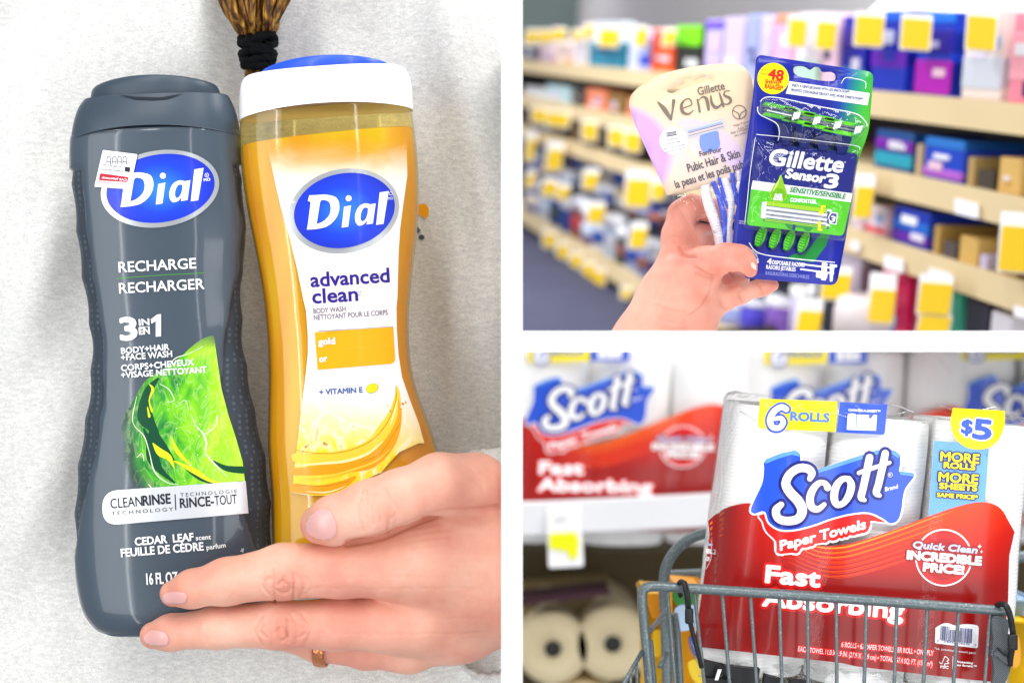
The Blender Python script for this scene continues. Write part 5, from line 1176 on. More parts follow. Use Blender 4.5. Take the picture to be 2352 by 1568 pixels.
for q in ((1248, 1274, 536, 566), (1280, 1304, 562, 592), (1310, 1334, 584, 612), (1338, 1362, 606, 634), (1358, 1386, 622, 654), (1426, 1446, 664, 684)):
    k_ += 1; T_(*q, f"{['first', 'second', 'third', 'fourth', 'fifth', 'sixth'][k_ - 1]} yellow tag from the left hanging over the dark floor", head=.15, off=-.006)
# bottles on the two lower shelves at the left
cols = ['DADCE6', '1F3F86', '7E8BC8', '2C4C9C', '4A68B8', 'C8D4E8', '2C4C9C', 'E8E4E4', '8C5A48', 'C04038', '3A4A48', 'B8BCC8', 'D87A20', '6C4A80', '2A6A4A', 'A8B4DC', '1F3F86', 'E0D0B8']
nmc = {'DADCE6': 'silver grey', '7E8BC8': 'periwinkle', '4A68B8': 'mid blue', 'C8D4E8': 'ice blue', '2C4C9C': 'deep blue', 'E8E4E4': 'off-white', '8C5A48': 'brown', 'C04038': 'red', '3A4A48': 'dark green grey', 'B8BCC8': 'cool grey', 'D87A20': 'orange', '6C4A80': 'plum', '2A6A4A': 'forest green', 'A8B4DC': 'pale blue', '1F3F86': 'navy', 'E0D0B8': 'sand'}
ordn = ['first', 'second', 'third', 'fourth', 'fifth', 'sixth', 'seventh', 'eighth', 'ninth', 'tenth', 'eleventh', 'twelfth', 'thirteenth', 'fourteenth', 'fifteenth', 'sixteenth', 'seventeenth', 'eighteenth', 'nineteenth', 'twentieth']
def hline(h, x):                                # picture row of height h on the shelf front at column x
    q0, q1 = 0, 900
    for _ in range(30):
        m_ = (q0 + q1) / 2
        if on_face(x, m_)[1] > h: q0 = m_
        else: q1 = m_
    return q0
for row, (sh, xa, xb, hh, step, ins_) in enumerate((('d', 1190, 1560, .8, 24, .05), ('d', 1200, 1540, .40, 25, .028), ('base', 1196, 1500, .66, 26, .002))):
    x = xa; i = 0; up_ = SH['c'] - SH['d'] if sh == 'd' else SH['d'] - SH['base']
    tier = ('rear lower row', 'middle lower row', 'front row at the bottom')[row]
    if row < 2: SH['d%d' % row] = SH['d'] - (0 if row == 0 else up_ * .35)
    while x < xb:
        w_ = step * rn.uniform(.85, 1.15); c = cols[(i * 5 + row * 3) % len(cols)]; hb_ = SH['d%d' % row] if row < 2 else SH[sh]; h_ = hb_ + up_ * hh * rn.uniform(.85, 1.1)
        q0, q1 = 0, 900
        for _ in range(30):
            m_ = (q0 + q1) / 2
            if on_face(x + w_ / 2, m_, ins_)[1] > h_: q0 = m_
            else: q1 = m_
        capc = rn.choice(['FFFFFF', 'F4F4F8', 'FFFFFF', 'F0D060', 'F8F8FF', 'E8E8F4', '2A3A90'])
        P_('d%d' % row if row < 2 else sh, x, x + w_, q0, c, f"{nmc[c]} bottle, {ordn[i]} from the left in the {tier}", 'bottle', 'bottle', bands=[(.74, 1.03, capc, 'cap'), (.2, .6, rn.choice(cols), 'label')], inset=ins_, deep=.03)
        x += w_ + 1.0; i += 1
for row, (ins_, k_) in enumerate(((.03, .3), (.052, .62))):
    mb = MB(); mb.add(keep_up(gbox(A_NEAR, A_FAR, X0 + ins_ - .004, X0 + .15, SH['base'], SH['d'] - (SH['c'] - SH['d']) * (.35 if row == 0 else 0) - .0006)), DARK); mb.build('display_riser', unit)
# shelf of far goods above the unit
k_ = 0
for (a, x, w_, h0, h1, c, lb) in ((5.2, .2, .5, .05, .24, 'E0708A', 'rose coloured display far off in the top left corner'), (5.6, .75, .45, .04, .2, 'A8A6B4', 'grey lavender display far off along the top'), (6.2, 1.25, .5, .02, .22, '8C9C98', 'grey green display far off behind the top shelf'), (6.4, 1.75, .4, .04, .20, 'E4E0A8', 'pale yellow display far off behind the top shelf')):
    b = keep_up(gbox(a, a + .2, x - w_ / 2, x + w_ / 2, SH['a'] + h0, SH['a'] + h1 + .3)); tag(mesh_obj('far_display', b[0], b[1], hx(c)), lb, 'display')
qc = CAM + ray(2250, -6) * 2.4; pn = box(qc, .26, .5, .012); t = tag(mesh_obj('ceiling_panel', pn[0], pn[1], LMP), 'lit white ceiling panel glowing in the top right corner', 'ceiling light')
# ================================================================== lower right: paper towels in a shopping cart
B2 = lambda x, y: (1194.4 + .2461 * x, 799.3 + .2461 * y)
B3 = lambda x, y: (1194.4 + .2503 * x, 1176 + .2503 * y)
B4 = lambda x, y: (1635.4 + .3047 * x, 882 + .3047 * y)
B5 = lambda x, y: (1433.3 + .2502 * x, 1176 + .2502 * y)
B6 = lambda x, y: (1892.6 + .2502 * x, 1176 + .2502 * y)
ypk = 205 * K
PLs = [(1676, 880), (1670, 925), (1654, 1028), (1641, 1132), (1631, 1213), (1618, 1316), (1606, 1401), (1597, 1476), (1592, 1540), (1588, 1600)]
PRs = [(2340, 930), (2336, 964), (2331, 1065), (2325, 1156), (2319, 1217), (2314, 1263), (2307, 1366), (2299, 1450), (2288, 1566), (2284, 1640)]
class Pack(Bottle):
    def depth(s, u, v):
        l, r, t = s.row(v); c, a = (l + r) / 2, (r - l) / 2; q = min(abs((u - c) / a), .995)
        y = -t * K * (1 - q ** 4.2) ** (1 / 4.2)
        w_ = (u - c) / a
        y += K * 4 * (math.exp(-((abs(w_) - .34) / .12) ** 2))
        return y
pk = Pack((2003, 925), -4.6, ypk, PLs, PRs, [(-60, 196), (0, 203), (600, 203)], 4.2)
pack = thing('paper_towel_pack', 'six-roll pack of white paper towels in a red and clear wrapper, standing in the cart', 'paper towels', pk.world(0, 620, ypk))
RW = mat('towel_white', 'FBFAF6', .85, spec=.2); n = N(RW); co = n.coord()
wv = n.add('ShaderNodeTexWave', wave_type='BANDS', bands_direction='Z'); n.lk(co, wv.inputs[0]); wv.inputs['Scale'].default_value = 210; wv.inputs['Distortion'].default_value = 1.6; wv.inputs['Detail'].default_value = 1; wv.inputs['Detail Scale'].default_value = .6
n.color(n.mix(wv.outputs['Fac'], 'F8F7F4', 'FFFFFF')); p = n.bump(wv.outputs['Fac'], .22, .0006); n.bump(n.noise(co, 500, 3), .3, .0006, p)
for row in (1, 0):
    for k in (-1, 0, 1):
        V, F = [], []; n_ = 48; L_ = [22, 26, 34] + list(range(60, 600, 40)) + [604, 610, 614]
        for v in L_:
            l, r, _ = pk.row(v); c, a = (l + r) / 2, (r - l) / 2; rr = a / 3 * .955; e = .93 if v in (22, 614) else (.98 if v in (26, 610) else 1)
            for j in range(n_):
                th = 2 * math.pi * j / n_; V.append(pk.world(c + k * a * .664 + rr * e * math.cos(th) + 2 * math.sin(v / 60 + k), v + (6 if k == 0 else 0), ypk + (-1 if row == 0 else 1) * 88 * K + 92 * e * K * math.sin(th)))
        m_ = len(L_)
        for i in range(m_ - 1):
            for j in range(n_): F.append((i * n_ + j, i * n_ + (j + 1) % n_, (i + 1) * n_ + (j + 1) % n_, (i + 1) * n_ + j))
        F += [tuple(range(n_)), tuple((m_ - 1) * n_ + j for j in range(n_ - 1, -1, -1))]
        mesh_obj('paper_roll', V, F, RW, pack, True)
V, F = pk.mesh([2, 6, 10, 16, 24] + list(range(30, 600, 15)) + [606, 616, 626, 634], 110, roundv=((20, 2, .08), (606, 636, .10)))
rn2 = random.Random(5)
V = [v + Vector((rn2.uniform(-1, 1), rn2.uniform(-1, 1) * .4, rn2.uniform(-1, 1))) * (.0007 if i // 110 < 4 or i // 110 > 42 else .00005) for i, v in enumerate(V)]
wrapv = (V, F)
rs_ = random.Random(8); mb = MB(); mb.add(wrapv, FILM); CRI = clear_mat('film_crinkle', (1, 1, 1), .1, .35, 1.0)
for _ in range(26):
    x, y = rs_.uniform(1690, 2300), rs_.uniform(918, 985) if rs_.random() < .6 else rs_.uniform(1545, 1568); a = rs_.uniform(-.5, 1.4); L = rs_.uniform(20, 80)
    pts = [pk.surf(x + L * f_ * math.cos(a) + 3 * math.sin(f_ * 5), y + L * f_ * math.sin(a), .0003) for f_ in (0, .3, .6, 1)]
    mb.add(tube([Vector(q) for q in catmull([tuple(q) for q in pts], 3)], .00022, 5), CRI)
mb.build('wrapper', pack, True)
pr = Print(pk.surf, B4, 17, .00022)
SB = mat('ink_royal', '1A4FD0', .25, coat=.5); LBL = plain('5E9BE6', .25, .5); LB3 = plain('6CAAE8', .25, .5); NVY = plain('171B7A', .25, .5); REDI = plain('E01410', .25, .5); WI = plain('FBFBFC', .3, .5); YI = plain('FFE800', .3, .4)
# the red wave
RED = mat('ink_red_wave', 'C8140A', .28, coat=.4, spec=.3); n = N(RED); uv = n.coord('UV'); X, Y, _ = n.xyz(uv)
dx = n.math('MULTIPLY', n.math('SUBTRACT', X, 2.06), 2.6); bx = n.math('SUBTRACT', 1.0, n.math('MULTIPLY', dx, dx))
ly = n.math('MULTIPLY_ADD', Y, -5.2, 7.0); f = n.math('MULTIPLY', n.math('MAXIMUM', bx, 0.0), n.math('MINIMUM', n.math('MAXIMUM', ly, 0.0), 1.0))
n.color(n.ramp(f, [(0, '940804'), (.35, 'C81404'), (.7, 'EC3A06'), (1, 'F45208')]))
top_ = [tuple(p) for p in catmull([(-30, 1030), (20, 985), (100, 935), (200, 905), (300, 898), (400, 940), (500, 1060), (640, 1170), (800, 1212), (960, 1212), (1150, 1170), (1400, 1085), (1620, 1000), (1820, 930), (1980, 892), (2090, 894), (2180, 940), (2240, 1040), (2280, 1110)], 5)]
botB5 = [(700, 1236), (1000, 1268), (1500, 1325), (2000, 1382)]; botB6 = [(300, 1412), (800, 1472), (1300, 1530), (1580, 1556)]
def i4(p): return ((p[0] - 1635.4) / .3047, (p[1] - 882) / .3047)
poly = top_ + [i4(B6(1700, 400)), i4(B6(1690, 800)), i4(B6(1650, 1200)), i4(B6(1610, 1560))] + [i4(B6(*p)) for p in botB6[::-1]] + [i4(B5(*p)) for p in botB5[::-1]] + [i4(B5(640, 1228)), i4(B5(690, 900)), i4(B5(740, 560)), i4(B5(785, 200))]
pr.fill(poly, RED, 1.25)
OR1 = plain('F26A10', .25, .5); OR2 = plain('E83A0A', .25, .5); OR3 = plain('F89020', .25, .5)
for k in range(7):
    o_ = 34 * k; pts = [(620 - 8 * k, 1150 + o_ * .9), (800, 1225 + o_), (980, 1230 + o_ * 1.05), (1180, 1178 + o_ * 1.1), (1420, 1096 + o_ * 1.15), (1640, 1015 + o_ * 1.2), (1820 - k * 34, 955 + o_ * 1.3)]
    pr.stroke(pts, [3, 9, 13, 13, 11, 8, 2], (OR3, OR1, OR1, OR2, OR2, OR2, OR2)[k], 1.55); pr.stroke([(x, y + 14) for x, y in pts[1:-1]], [2, 5, 6, 4, 2], OR2, 1.45)
for k in range(5): pr.stroke([(-10, 1050 + 42 * k), (40, 1000 + 40 * k), (95, 965 + 40 * k)], [14, 12, 3], OR1 if k < 2 else OR2, 1.5)
# banner
ban = catmull([(400, 578), (520, 530), (625, 505), (664, 530), (668, 592), (700, 650), (770, 660), (900, 620), (1080, 555), (1240, 505), (1340, 492), (1412, 530), (1418, 600), (1410, 655), (1440, 668), (1512, 672), (1520, 700), (1460, 780), (1440, 850), (1425, 960), (1395, 1030), (1340, 1046), (1290, 1012), (1180, 965), (1040, 975), (900, 1010), (760, 1060), (620, 1094), (510, 1092), (430, 1040), (404, 968), (370, 958), (320, 975), (292, 945), (330, 850), (380, 740), (392, 640)], 4, True)
ban = [tuple(p) for p in ban]
sub = [tuple(p) for p in catmull([(392, 975), (384, 1040), (410, 1110), (470, 1170), (492, 1210), (484, 1262), (530, 1276), (640, 1262), (700, 1215), (850, 1190), (1000, 1130), (1150, 1100), (1196, 1060), (1200, 1030), (1310, 1040), (1240, 990), (1120, 960), (900, 990)], 4, True)]
def grow(poly, m, w_, lay): pr.stroke(poly + [poly[0]], w_, m, lay, 1)
pr.fill(sub, REDI, 2.2); grow(sub, WI, 20, 2.0); grow(ban, WI, 26, 2.5); pr.fill(ban, SB, 3)
pr.fill([(404, 566), (520, 520), (625, 497), (660, 520), (662, 545), (600, 530), (500, 560), (402, 600)], LBL, 3.2); pr.fill([(772, 652), (1080, 548), (1240, 498), (1340, 486), (1405, 524), (1410, 560), (1340, 515), (1240, 528), (1080, 580), (790, 672)], LBL, 3.2); pr.fill([(1412, 655), (1518, 668), (1522, 696), (1500, 690), (1420, 680)], LBL, 3.2)
Sx = [((738, 712), 40), ((752, 668), 58), ((716, 634), 62), ((650, 634), 62), ((585, 680), 62), ((556, 750), 66), ((590, 815), 72), ((650, 880), 74), ((680, 950), 72), ((650, 1012), 66), ((570, 1030), 62), ((500, 1010), 60), ((482, 950), 60), ((522, 905), 44)]
cx_ = [((872, 778), 54), ((850, 745), 40), ((806, 745), 44), ((762, 790), 54), ((738, 860), 58), ((752, 925), 56), ((800, 940), 46), ((846, 905), 34)]
ox_ = [((1030, 712), 44), ((980, 716), 46), ((936, 770), 56), ((920, 850), 58), ((942, 905), 50), ((990, 895), 46), ((1032, 836), 56), ((1050, 760), 56), ((1030, 712), 44)]
t1 = [((1188, 552), 56), ((1170, 640), 56), ((1140, 780), 54), ((1124, 850), 52), ((1150, 872), 30)]; t2 = [((1306, 520), 54), ((1290, 600), 56), ((1256, 750), 54), ((1238, 815), 52), ((1264, 838), 30)]
bar_ = [((1106, 668), 30), ((1180, 642), 34), ((1340, 590), 26)]
for path in (Sx, cx_, ox_, t1, t2, bar_):
    pts = [p for p, _ in path]; ws = [w_ for _, w_ in path]
    pr.stroke(pts, [w_ + 46 for w_ in ws], NVY, 4); pr.stroke(pts, ws, WI, 5)
pr.fill([(590, 815), (680, 840), (720, 900), (560, 830)], NVY, 4.0)
pr.stroke(ell(1344, 682, 17, 17, n=20) + [(1361, 682)], 3, WI, 4, 1); pr.text('R', (1336, 692), (1352, 692), 18, WI, 4); pr.text('Brand', (1306, 806), (1406, 782), 30, WI, 4, shear=.2, heavy=.8)
pr.text('Paper Towels', (516, 1250), (1172, 1082), 68, WI, 4.5, heavy=4, shear=.22, outline=30, om=REDI, olay=2.8)
pr.text('Paper Towels', (516, 1250), (1172, 1082), 68, WI, 4.5, heavy=0, shear=.22, outline=46, om=WI, olay=1.9)
# top tags
pr.fill(rrect([(362, 108), (946, 130), (932, 360), (344, 330)], [6, 12, 14, 24]), YI, 2)
six = [((560, 188), 44), ((520, 172), 44), ((464, 210), 46), ((438, 270), 48), ((456, 322), 44), ((506, 328), 42), ((536, 290), 42), ((520, 256), 36), ((470, 262), 30)]
pr.stroke([p for p, _ in six], [w_ + 30 for _, w_ in six], SB, 3); pr.stroke([p for p, _ in six], [w_ for _, w_ in six], WI, 4)
pr.text('ROLLS', (592, 272), (882, 284), 62, plain('4A7AC8', .3, .4), 3, heavy=4.5)
pr.fill(rrect([(966, 134), (1322, 152), (1300, 382), (938, 362)], [6, 6, 20, 6]), SB, 2)
pr.text('CHOOSE-A-SHEET™', (1028, 202), (1268, 214), 17, WI, 3, heavy=1)
pr.fill([(1024, 224), (1088, 226), (1082, 346), (1016, 342)], WI, 3); pr.fill(ell(1056, 226, 33, 9, -2), WI, 3.2); pr.stroke(ell(1056, 226, 31, 7, n=20), 2.5, SB, 3.6, 1); pr.fill([(1094, 228), (1244, 232), (1236, 350), (1088, 346)], WI, 3)
for x in (1116, 1180): pr.stroke([(x, 230), (x - 6, 346)], 2.5, SB, 3.6, 1)
pr.fill([(1184, 232), (1218, 230), (1204, 252), (1184, 262)], SB, 3.6); pr.stroke([(1186, 262), (1206, 250), (1216, 232)], 3, WI, 4, 3)
pr.build('wrapper_print', pack)
pr = Print(pk.surf, B4, 17, .00022)
# five dollar badge and blue panel
pr.fill(rrect([(1672, 424), (2088, 458), (2056, 920), (1630, 1010)], [14, 10, 4, 4]), LB3, 1.05)
bad = [(1816, 178), (2206, 200), (2204, 300)] + [tuple(p) for p in catmull([(2200, 330), (2160, 420), (2080, 480), (1990, 492), (1900, 468), (1830, 400), (1800, 310), (1800, 250)], 5)]
pr.fill(bad, YI, 3); pr.text('$', (1880, 366), (1958, 372), 98, SB, 5, heavy=6, outline=18, om=WI, olay=4); pr.text('5', (1966, 402), (2096, 416), 138, SB, 5, heavy=9, outline=20, om=WI, olay=4)
for s_, p0, p1, h in (('MORE', (1722, 574), (2010, 596), 66), ('ROLLS', (1748, 628), (1982, 646), 42), ('MORE', (1708, 728), (2002, 750), 66), ('SHEETS', (1714, 784), (1996, 804), 42), ('SAME PRICE*', (1696, 846), (2000, 868), 30)):
    pr.text(s_, p0, p1, h, YI, 4, heavy=3.6 if h > 35 else 2.4, outline=13 if h > 35 else 10, om=NVY, olay=3)
pr.build('savings_panel', pack)
pr = Print(pk.surf, B6, 17, .00022)
pr.fill(ell(1100, 415, 246, 246), REDI, 1.6); pr.fill(ell(1100, 430, 196, 190), plain('B8120C', .3, .5), 1.8); pr.stroke([tuple(p) for p in ell(1100, 415, 256, 256, n=60)] + [(1356, 415)], 14, WI, 2, 1)
LAV = plain('C8D0F4', .3, .4); DR = plain('A81410', .3, .5)
pr.text('Quick Clean', (812, 322), (1412, 376), 58, LAV, 4, heavy=4, shear=.2, outline=22, om=DR, olay=2.6); pr.text('INCREDIBLE', (764, 424), (1440, 482), 72, WI, 4.2, heavy=7, outline=20, om=DR, olay=2.8); pr.text('PRICE!', (912, 536), (1280, 566), 72, WI, 4.2, heavy=7, outline=16, om=DR, olay=2.7)
for cx, cy, r in ((1428, 312, 26), (1446, 360, 17)): pr.fill([(cx, cy - r), (cx + r * .25, cy - r * .25), (cx + r * .8, cy), (cx + r * .25, cy + r * .25), (cx, cy + r), (cx - r * .25, cy + r * .25), (cx - r * .8, cy), (cx - r * .25, cy - r * .25)], WI, 4)
def i6(p): return ((p[0] - 1892.6) / .2502, (p[1] - 1176) / .2502)
pr.text('Fast', i6(B5(1300, 638)), i6(B5(1792, 682)), 150, WI, 4, heavy=10, outline=34, om=REDI, olay=1.7)
pr.text('Absorbing', i6((1752, 1389)), i6((2073, 1420)), 150, WI, 4, heavy=10, outline=34, om=REDI, olay=1.7)
pr.text('6 ROLLS • 62 PAPER TOWELS PER ROLL • ONE-PLY', (160, 1232), (1002, 1312), 44, WI, 4, outline=12, om=REDI, olay=1.8); pr.text('EACH TOWEL 11.0 X 5.9 IN. (27.9 X 14.9 cm) • TOTAL 167.4 SQ. FT. (15.6 m²)', i6(B5(1598, 1272)), (992, 1412), 44, WI, 4, outline=12, om=REDI, olay=1.8)
bc = [tuple(p) for p in catmull([(1022, 1060), (1090, 1020), (1150, 1018), (1200, 1036), (1300, 1024), (1400, 1034), (1420, 1060)], 4)] + rrect([(1420, 1060), (1412, 1246), (1018, 1200), (1024, 1050)], [2, 18, 18, 2])[6:20]
pr.fill(bc, WI, 2); rb = random.Random(4); x = 1072
while x < 1368:
    w_ = rb.choice((3, 3, 5, 8)); y_ = (x - 1072) * .1; pr.fill([(x, 1040 + y_ + (26 if 1150 < x < 1250 else 0)), (x + w_, 1040 + y_ + (26 if 1150 < x < 1250 else 0)), (x + w_ - 8, 1172 + y_), (x - 8, 1172 + y_)], NVY, 2.6); x += w_ + rb.choice((3, 4, 7))
pr.text('0', (1036, 1188), (1050, 1190), 20, NVY, 2.6); pr.text('54000', (1102, 1192), (1200, 1204), 22, NVY, 2.6); pr.text('56570', (1236, 1208), (1334, 1220), 22, NVY, 2.6); pr.text('0', (1382, 1226), (1396, 1228), 20, NVY, 2.6)
pr.text('*vs. previous 4-count pack', (1014, 1256), (1396, 1300), 20, WI, 2.6)
pr.stroke([(1060, 1372), (1082, 1388), (1110, 1320), (1146, 1352), (1128, 1362), (1146, 1384), (1110, 1388), (1108, 1400), (1112, 1408)], 6, WI, 2.6, 2); pr.text('FSC', (1068, 1426), (1142, 1432), 22, WI, 2.6, heavy=1.4); pr.stroke([(1184, 1318), (1180, 1434)], 4, WI, 2.6, 1)
pr.text('Protecting', (1214, 1376), (1366, 1390), 18, WI, 2.6, heavy=1.2); pr.text('our forests™', (1210, 1406), (1400, 1422), 18, WI, 2.6, heavy=1.2)
pr.build('wrapper_lettering', pack)
pr = Print(pk.surf, B5, 20, .00014); pr.text('lean', (772, 306), (826, 306), 28, LAV, 3, heavy=1.6, shear=.2); pr.text('IBLE', (756, 376), (830, 378), 40, WI, 3, heavy=3); pr.text('CE!', (752, 440), (780, 444), 34, WI, 3, heavy=2); pr.stroke([(806, 230), (800, 400), (780, 470), (750, 520)], 4, WI, 2)
pr.build('side_lettering', pack)
# ---- the same packs on the shelf behind
def copy_tree(o, parent=None):
    c = o.copy(); C.objects.link(c)
    if parent is not None: c.parent = parent
    for ch in list(o.children): copy_tree(ch, c)
    return c
SHY = .60; rot = 2.8
def rt(px, py, dpx, dpy):                       # step inside the tilted shelf picture
    a = R(rot); return px + dpx * math.cos(a) + dpy * math.sin(a), py - dpx * math.sin(a) + dpy * math.cos(a)
piv = P(1723.8, 1168, 0); s_ = .725 * (D + SHY) / D
kids = list(pack.children)
for k, (tx, ty, lab_) in enumerate(((1203, 967, 'blurred paper towel pack at the left of the shelf, its red band fully in view'), (1750, 972, 'blurred paper towel pack on the shelf directly above the pack in the cart'), (2204, 962, 'blurred paper towel pack at the right end of the shelf'))):
    c = pack.copy(); C.objects.link(c); c['label'] = lab_; c['group'] = 'paper towel packs on the shelf behind'
    c.matrix_world = Matrix.Translation(P(tx, ty, SHY)) @ Matrix.Rotation(R(-3.6), 4, 'Y') @ Matrix.Scale(s_, 4) @ Matrix.Diagonal((1.12, 1, 1, 1)) @ Matrix.Translation(-piv) @ Matrix.Translation(pack.location)
    for ch in kids:
        if not ch.name.startswith(('savings_panel', 'side_lettering')): copy_tree(ch, c)
    if k == 0:                                   # the word on the pack is level in the picture; keep both faces of the copy below the partition line
        pass
# shelf board, tag, cupboard
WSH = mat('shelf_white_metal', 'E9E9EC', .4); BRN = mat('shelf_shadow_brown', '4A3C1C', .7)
fx = thing('store_shelf', 'white metal store shelf carrying the row of paper towel packs', 'shelf', P(1500, 1190, .57))
mb = MB(); yq = .565
q = [rt(1150, 1157, -200, 0), rt(1150, 1157, 1500, 0), rt(1150, 1157, 1500, 76), rt(1150, 1157, -200, 76)]
vf = slab(q, yq, yq + .004); mb.add(bevelled(vf, .0012, 2), WSH); mb.build('shelf_front', fx)
mb = MB(); ax_, bx_ = P(*q[0], yq), P(*q[1], yq); ex = (bx_ - ax_).normalized(); ez = Vector((-ex.z, 0, ex.x)); mb.add(box((ax_ + bx_) / 2 - ez * .006 + Vector((0, .15, 0)), (bx_ - ax_).length, .295, .006, ex, Vector((0, 1, 0)), ez), WSH); mb.build('shelf_board', fx)
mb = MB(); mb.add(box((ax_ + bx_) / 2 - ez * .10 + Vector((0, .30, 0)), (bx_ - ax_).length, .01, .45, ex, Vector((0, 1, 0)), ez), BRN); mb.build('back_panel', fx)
q2 = rt(1150, 1157, 0, 0)
t = thing('price_tag', 'white and lime yellow price tag hanging from the white shelf edge', 'price tag', P(1298, 1240, .556))
v_ = slab(rrect([(1254, 1160), (1334, 1156), (1341, 1300), (1260, 1304)], 8), .558, .5595); mesh_obj('card', *v_, WTG, t)
v_ = slab([(1262, 1226), (1322, 1222), (1330, 1240), (1326, 1278), (1312, 1286), (1302, 1266), (1280, 1262), (1262, 1258)], .5565, .5575); mesh_obj('price_panel', *v_, plain('F4F400', .4), t)
pr = Print(flat_surf(.5562), B3, 80); pr.stroke([(330, 60), (430, 56)], 8, plain('A8A8B0', .5), 1); pr.stroke([(310, 90), (400, 86)], 8, plain('C0C0C8', .5), 1); pr.build('tag_print', t)
# big rolls on the bottom shelf
TAN = mat('roll_end_tan', 'E6D4AC', .85); n = N(TAN); n.color(n.mix(n.noise(n.coord(), 40, 3), 'DCC89C', 'EBDCB8')); CORE = plain('3A3C3C', .7)
for (cx, cy, r, lab_) in ((1270, 1490, 84, 'large tan paper roll end on, left one below the shelf'), (1408, 1479, 86, 'large tan paper roll end on, right one next to the cart corner'), (1340, 1652, 84, 'large tan paper roll end on, lower one between the two others')):
    t = thing('paper_roll', lab_, 'paper roll', P(cx, cy, .66), 'large rolls below the shelf'); cen = P(cx, cy, .66); V, F = [], []; n_ = 48; R1 = r * K * (D + .66) / D
    for (k, y) in ((.24, .004), (.24, 0), (.94, 0), (1.0, .006), (1.0, .14), (.1, .14)):
        for j in range(n_): th = 2 * math.pi * j / n_; V.append(cen + Vector((R1 * k * math.cos(th), y, R1 * k * math.sin(th))))
    for i in range(5):
        for j in range(n_): F.append((i * n_ + j, (i + 1) * n_ + j, (i + 1) * n_ + (j + 1) % n_, i * n_ + (j + 1) % n_))
    mesh_obj('wound_paper', V, F, TAN, t, True)
    vf = tube([cen + Vector((0, .003, 0)), cen + Vector((0, .03, 0))], R1 * .24, 24); mesh_obj('core', *vf, CORE, t, True)
v_ = slab([(1190, 1375), (1400, 1352), (1404, 1366), (1194, 1392)], .655, .70); tag(mesh_obj('wrapped_bundle', *v_, plain('4A2A34', .6)), 'dark plum strip of a wrapped bundle above the two tan rolls', 'bundle')
v_ = slab(rrect([(1196, 1396), (1426, 1376), (1440, 1430), (1200, 1440)], 12), .70, .86); tag(mesh_obj('beige_bundle', *v_, plain('8E7A52', .7)), 'dim beige bundle lying behind the top of the tan rolls', 'bundle')
# yellow packs seen through the cart
def ypack(pts, y, c, lab_, marks):
    t = thing('product_bag', lab_, 'bag', P(*pts[0], y), 'yellow and orange bags behind the cart'); v_ = slab(rrect(pts, 8), y, y + .035); v_ = bevelled(v_, .002, 2); mesh_obj('body', *v_, plain(c, .35, .3), t, True)
    pr = Print(flat_surf(y - .0006), None, 80)
    for poly, cc in marks: pr.fill([tuple(p) for p in catmull(poly, 4, True)], plain(cc, .35, .3), 1 + marks.index((poly, cc)) * .8, raw=True)
    pr.build('printed_panel', t)
ypack([(1478, 1360), (1536, 1364), (1544, 1600), (1486, 1600)], .12, 'E8B400', 'yellow bag behind the left corner of the cart', [([(1486, 1370), (1520, 1366), (1524, 1400), (1500, 1420)], 'D8960A'), ([(1500, 1450), (1524, 1452), (1520, 1500), (1502, 1504)], 'F2D01A')])
ypack([(1538, 1345), (1626, 1352), (1632, 1600), (1540, 1600)], .10, 'F5A40A', 'orange bag with green and blue marks between the cart wires and the red pack', [([(1545, 1360), (1610, 1362), (1606, 1384), (1560, 1392)], '3A8A3C'), ([(1552, 1394), (1600, 1392), (1600, 1436), (1556, 1446)], 'BCD8F2'), ([(1584, 1462), (1610, 1470), (1606, 1506), (1590, 1500)], '2456C8'), ([(1580, 1520), (1620, 1516), (1622, 1560), (1596, 1566)], 'F2D01A')])
ypack([(2310, 1420), (2372, 1424), (2372, 1600), (2300, 1600)], .10, 'F5BE08', 'yellow bag at the right border below the cart rail', [([(2322, 1470), (2340, 1460), (2344, 1520), (2326, 1530)], 'E8A004')])
ypack([(2316, 1372), (2372, 1374), (2372, 1424), (2314, 1424)], .11, '9CBCD8', 'pale blue bag with a green edge at the right border', [([(2320, 1412), (2360, 1414), (2360, 1422), (2320, 1422)], '5AA040')])
# ---- cart
CG = mat('cart_wire_grey', '6E787A', .38, metal=.35, spec=.6); n = N(CG); co = n.coord(); f = n.noise(co, 900, 3, .7)
n.color(n.mix(n.xyz(n.ramp(f, [(.55, (0, 0, 0)), (.68, (1, 1, 1))]))[0], '626E71', '8E9798')); n.bump(n.noise(co, 700, 3), .3, .0006)
cart = thing('shopping_cart', 'speckled grey wire shopping cart holding the paper towel pack', 'shopping cart', P(1900, 1560, .03))
yc_ = -.012
def W3(pts, r, name, y=yc_, m=CG, seg_=12, par=cart, sm=4):
    q = [tuple(P(p[0], p[1], p[2] if len(p) > 2 else y)) for p in pts]
    if len(q) > 2 and sm > 1: q = catmull(q, sm)
    vf = tube([Vector(p) for p in q], r * K * (D + y) / D, seg_); return mesh_obj(name, *vf, m, par, True)
W3([(1498, 1640), (1488, 1520), (1479, 1425), (1475, 1372), (1480, 1352), (1500, 1346), (1560, 1349), (1750, 1361), (1984, 1377), (2180, 1392), (2318, 1403)], 11.5, 'top_rail')
W3([(1492, 1470), (1500, 1560), (1508, 1640)], 8.5, 'corner_post', yc_ + .003)
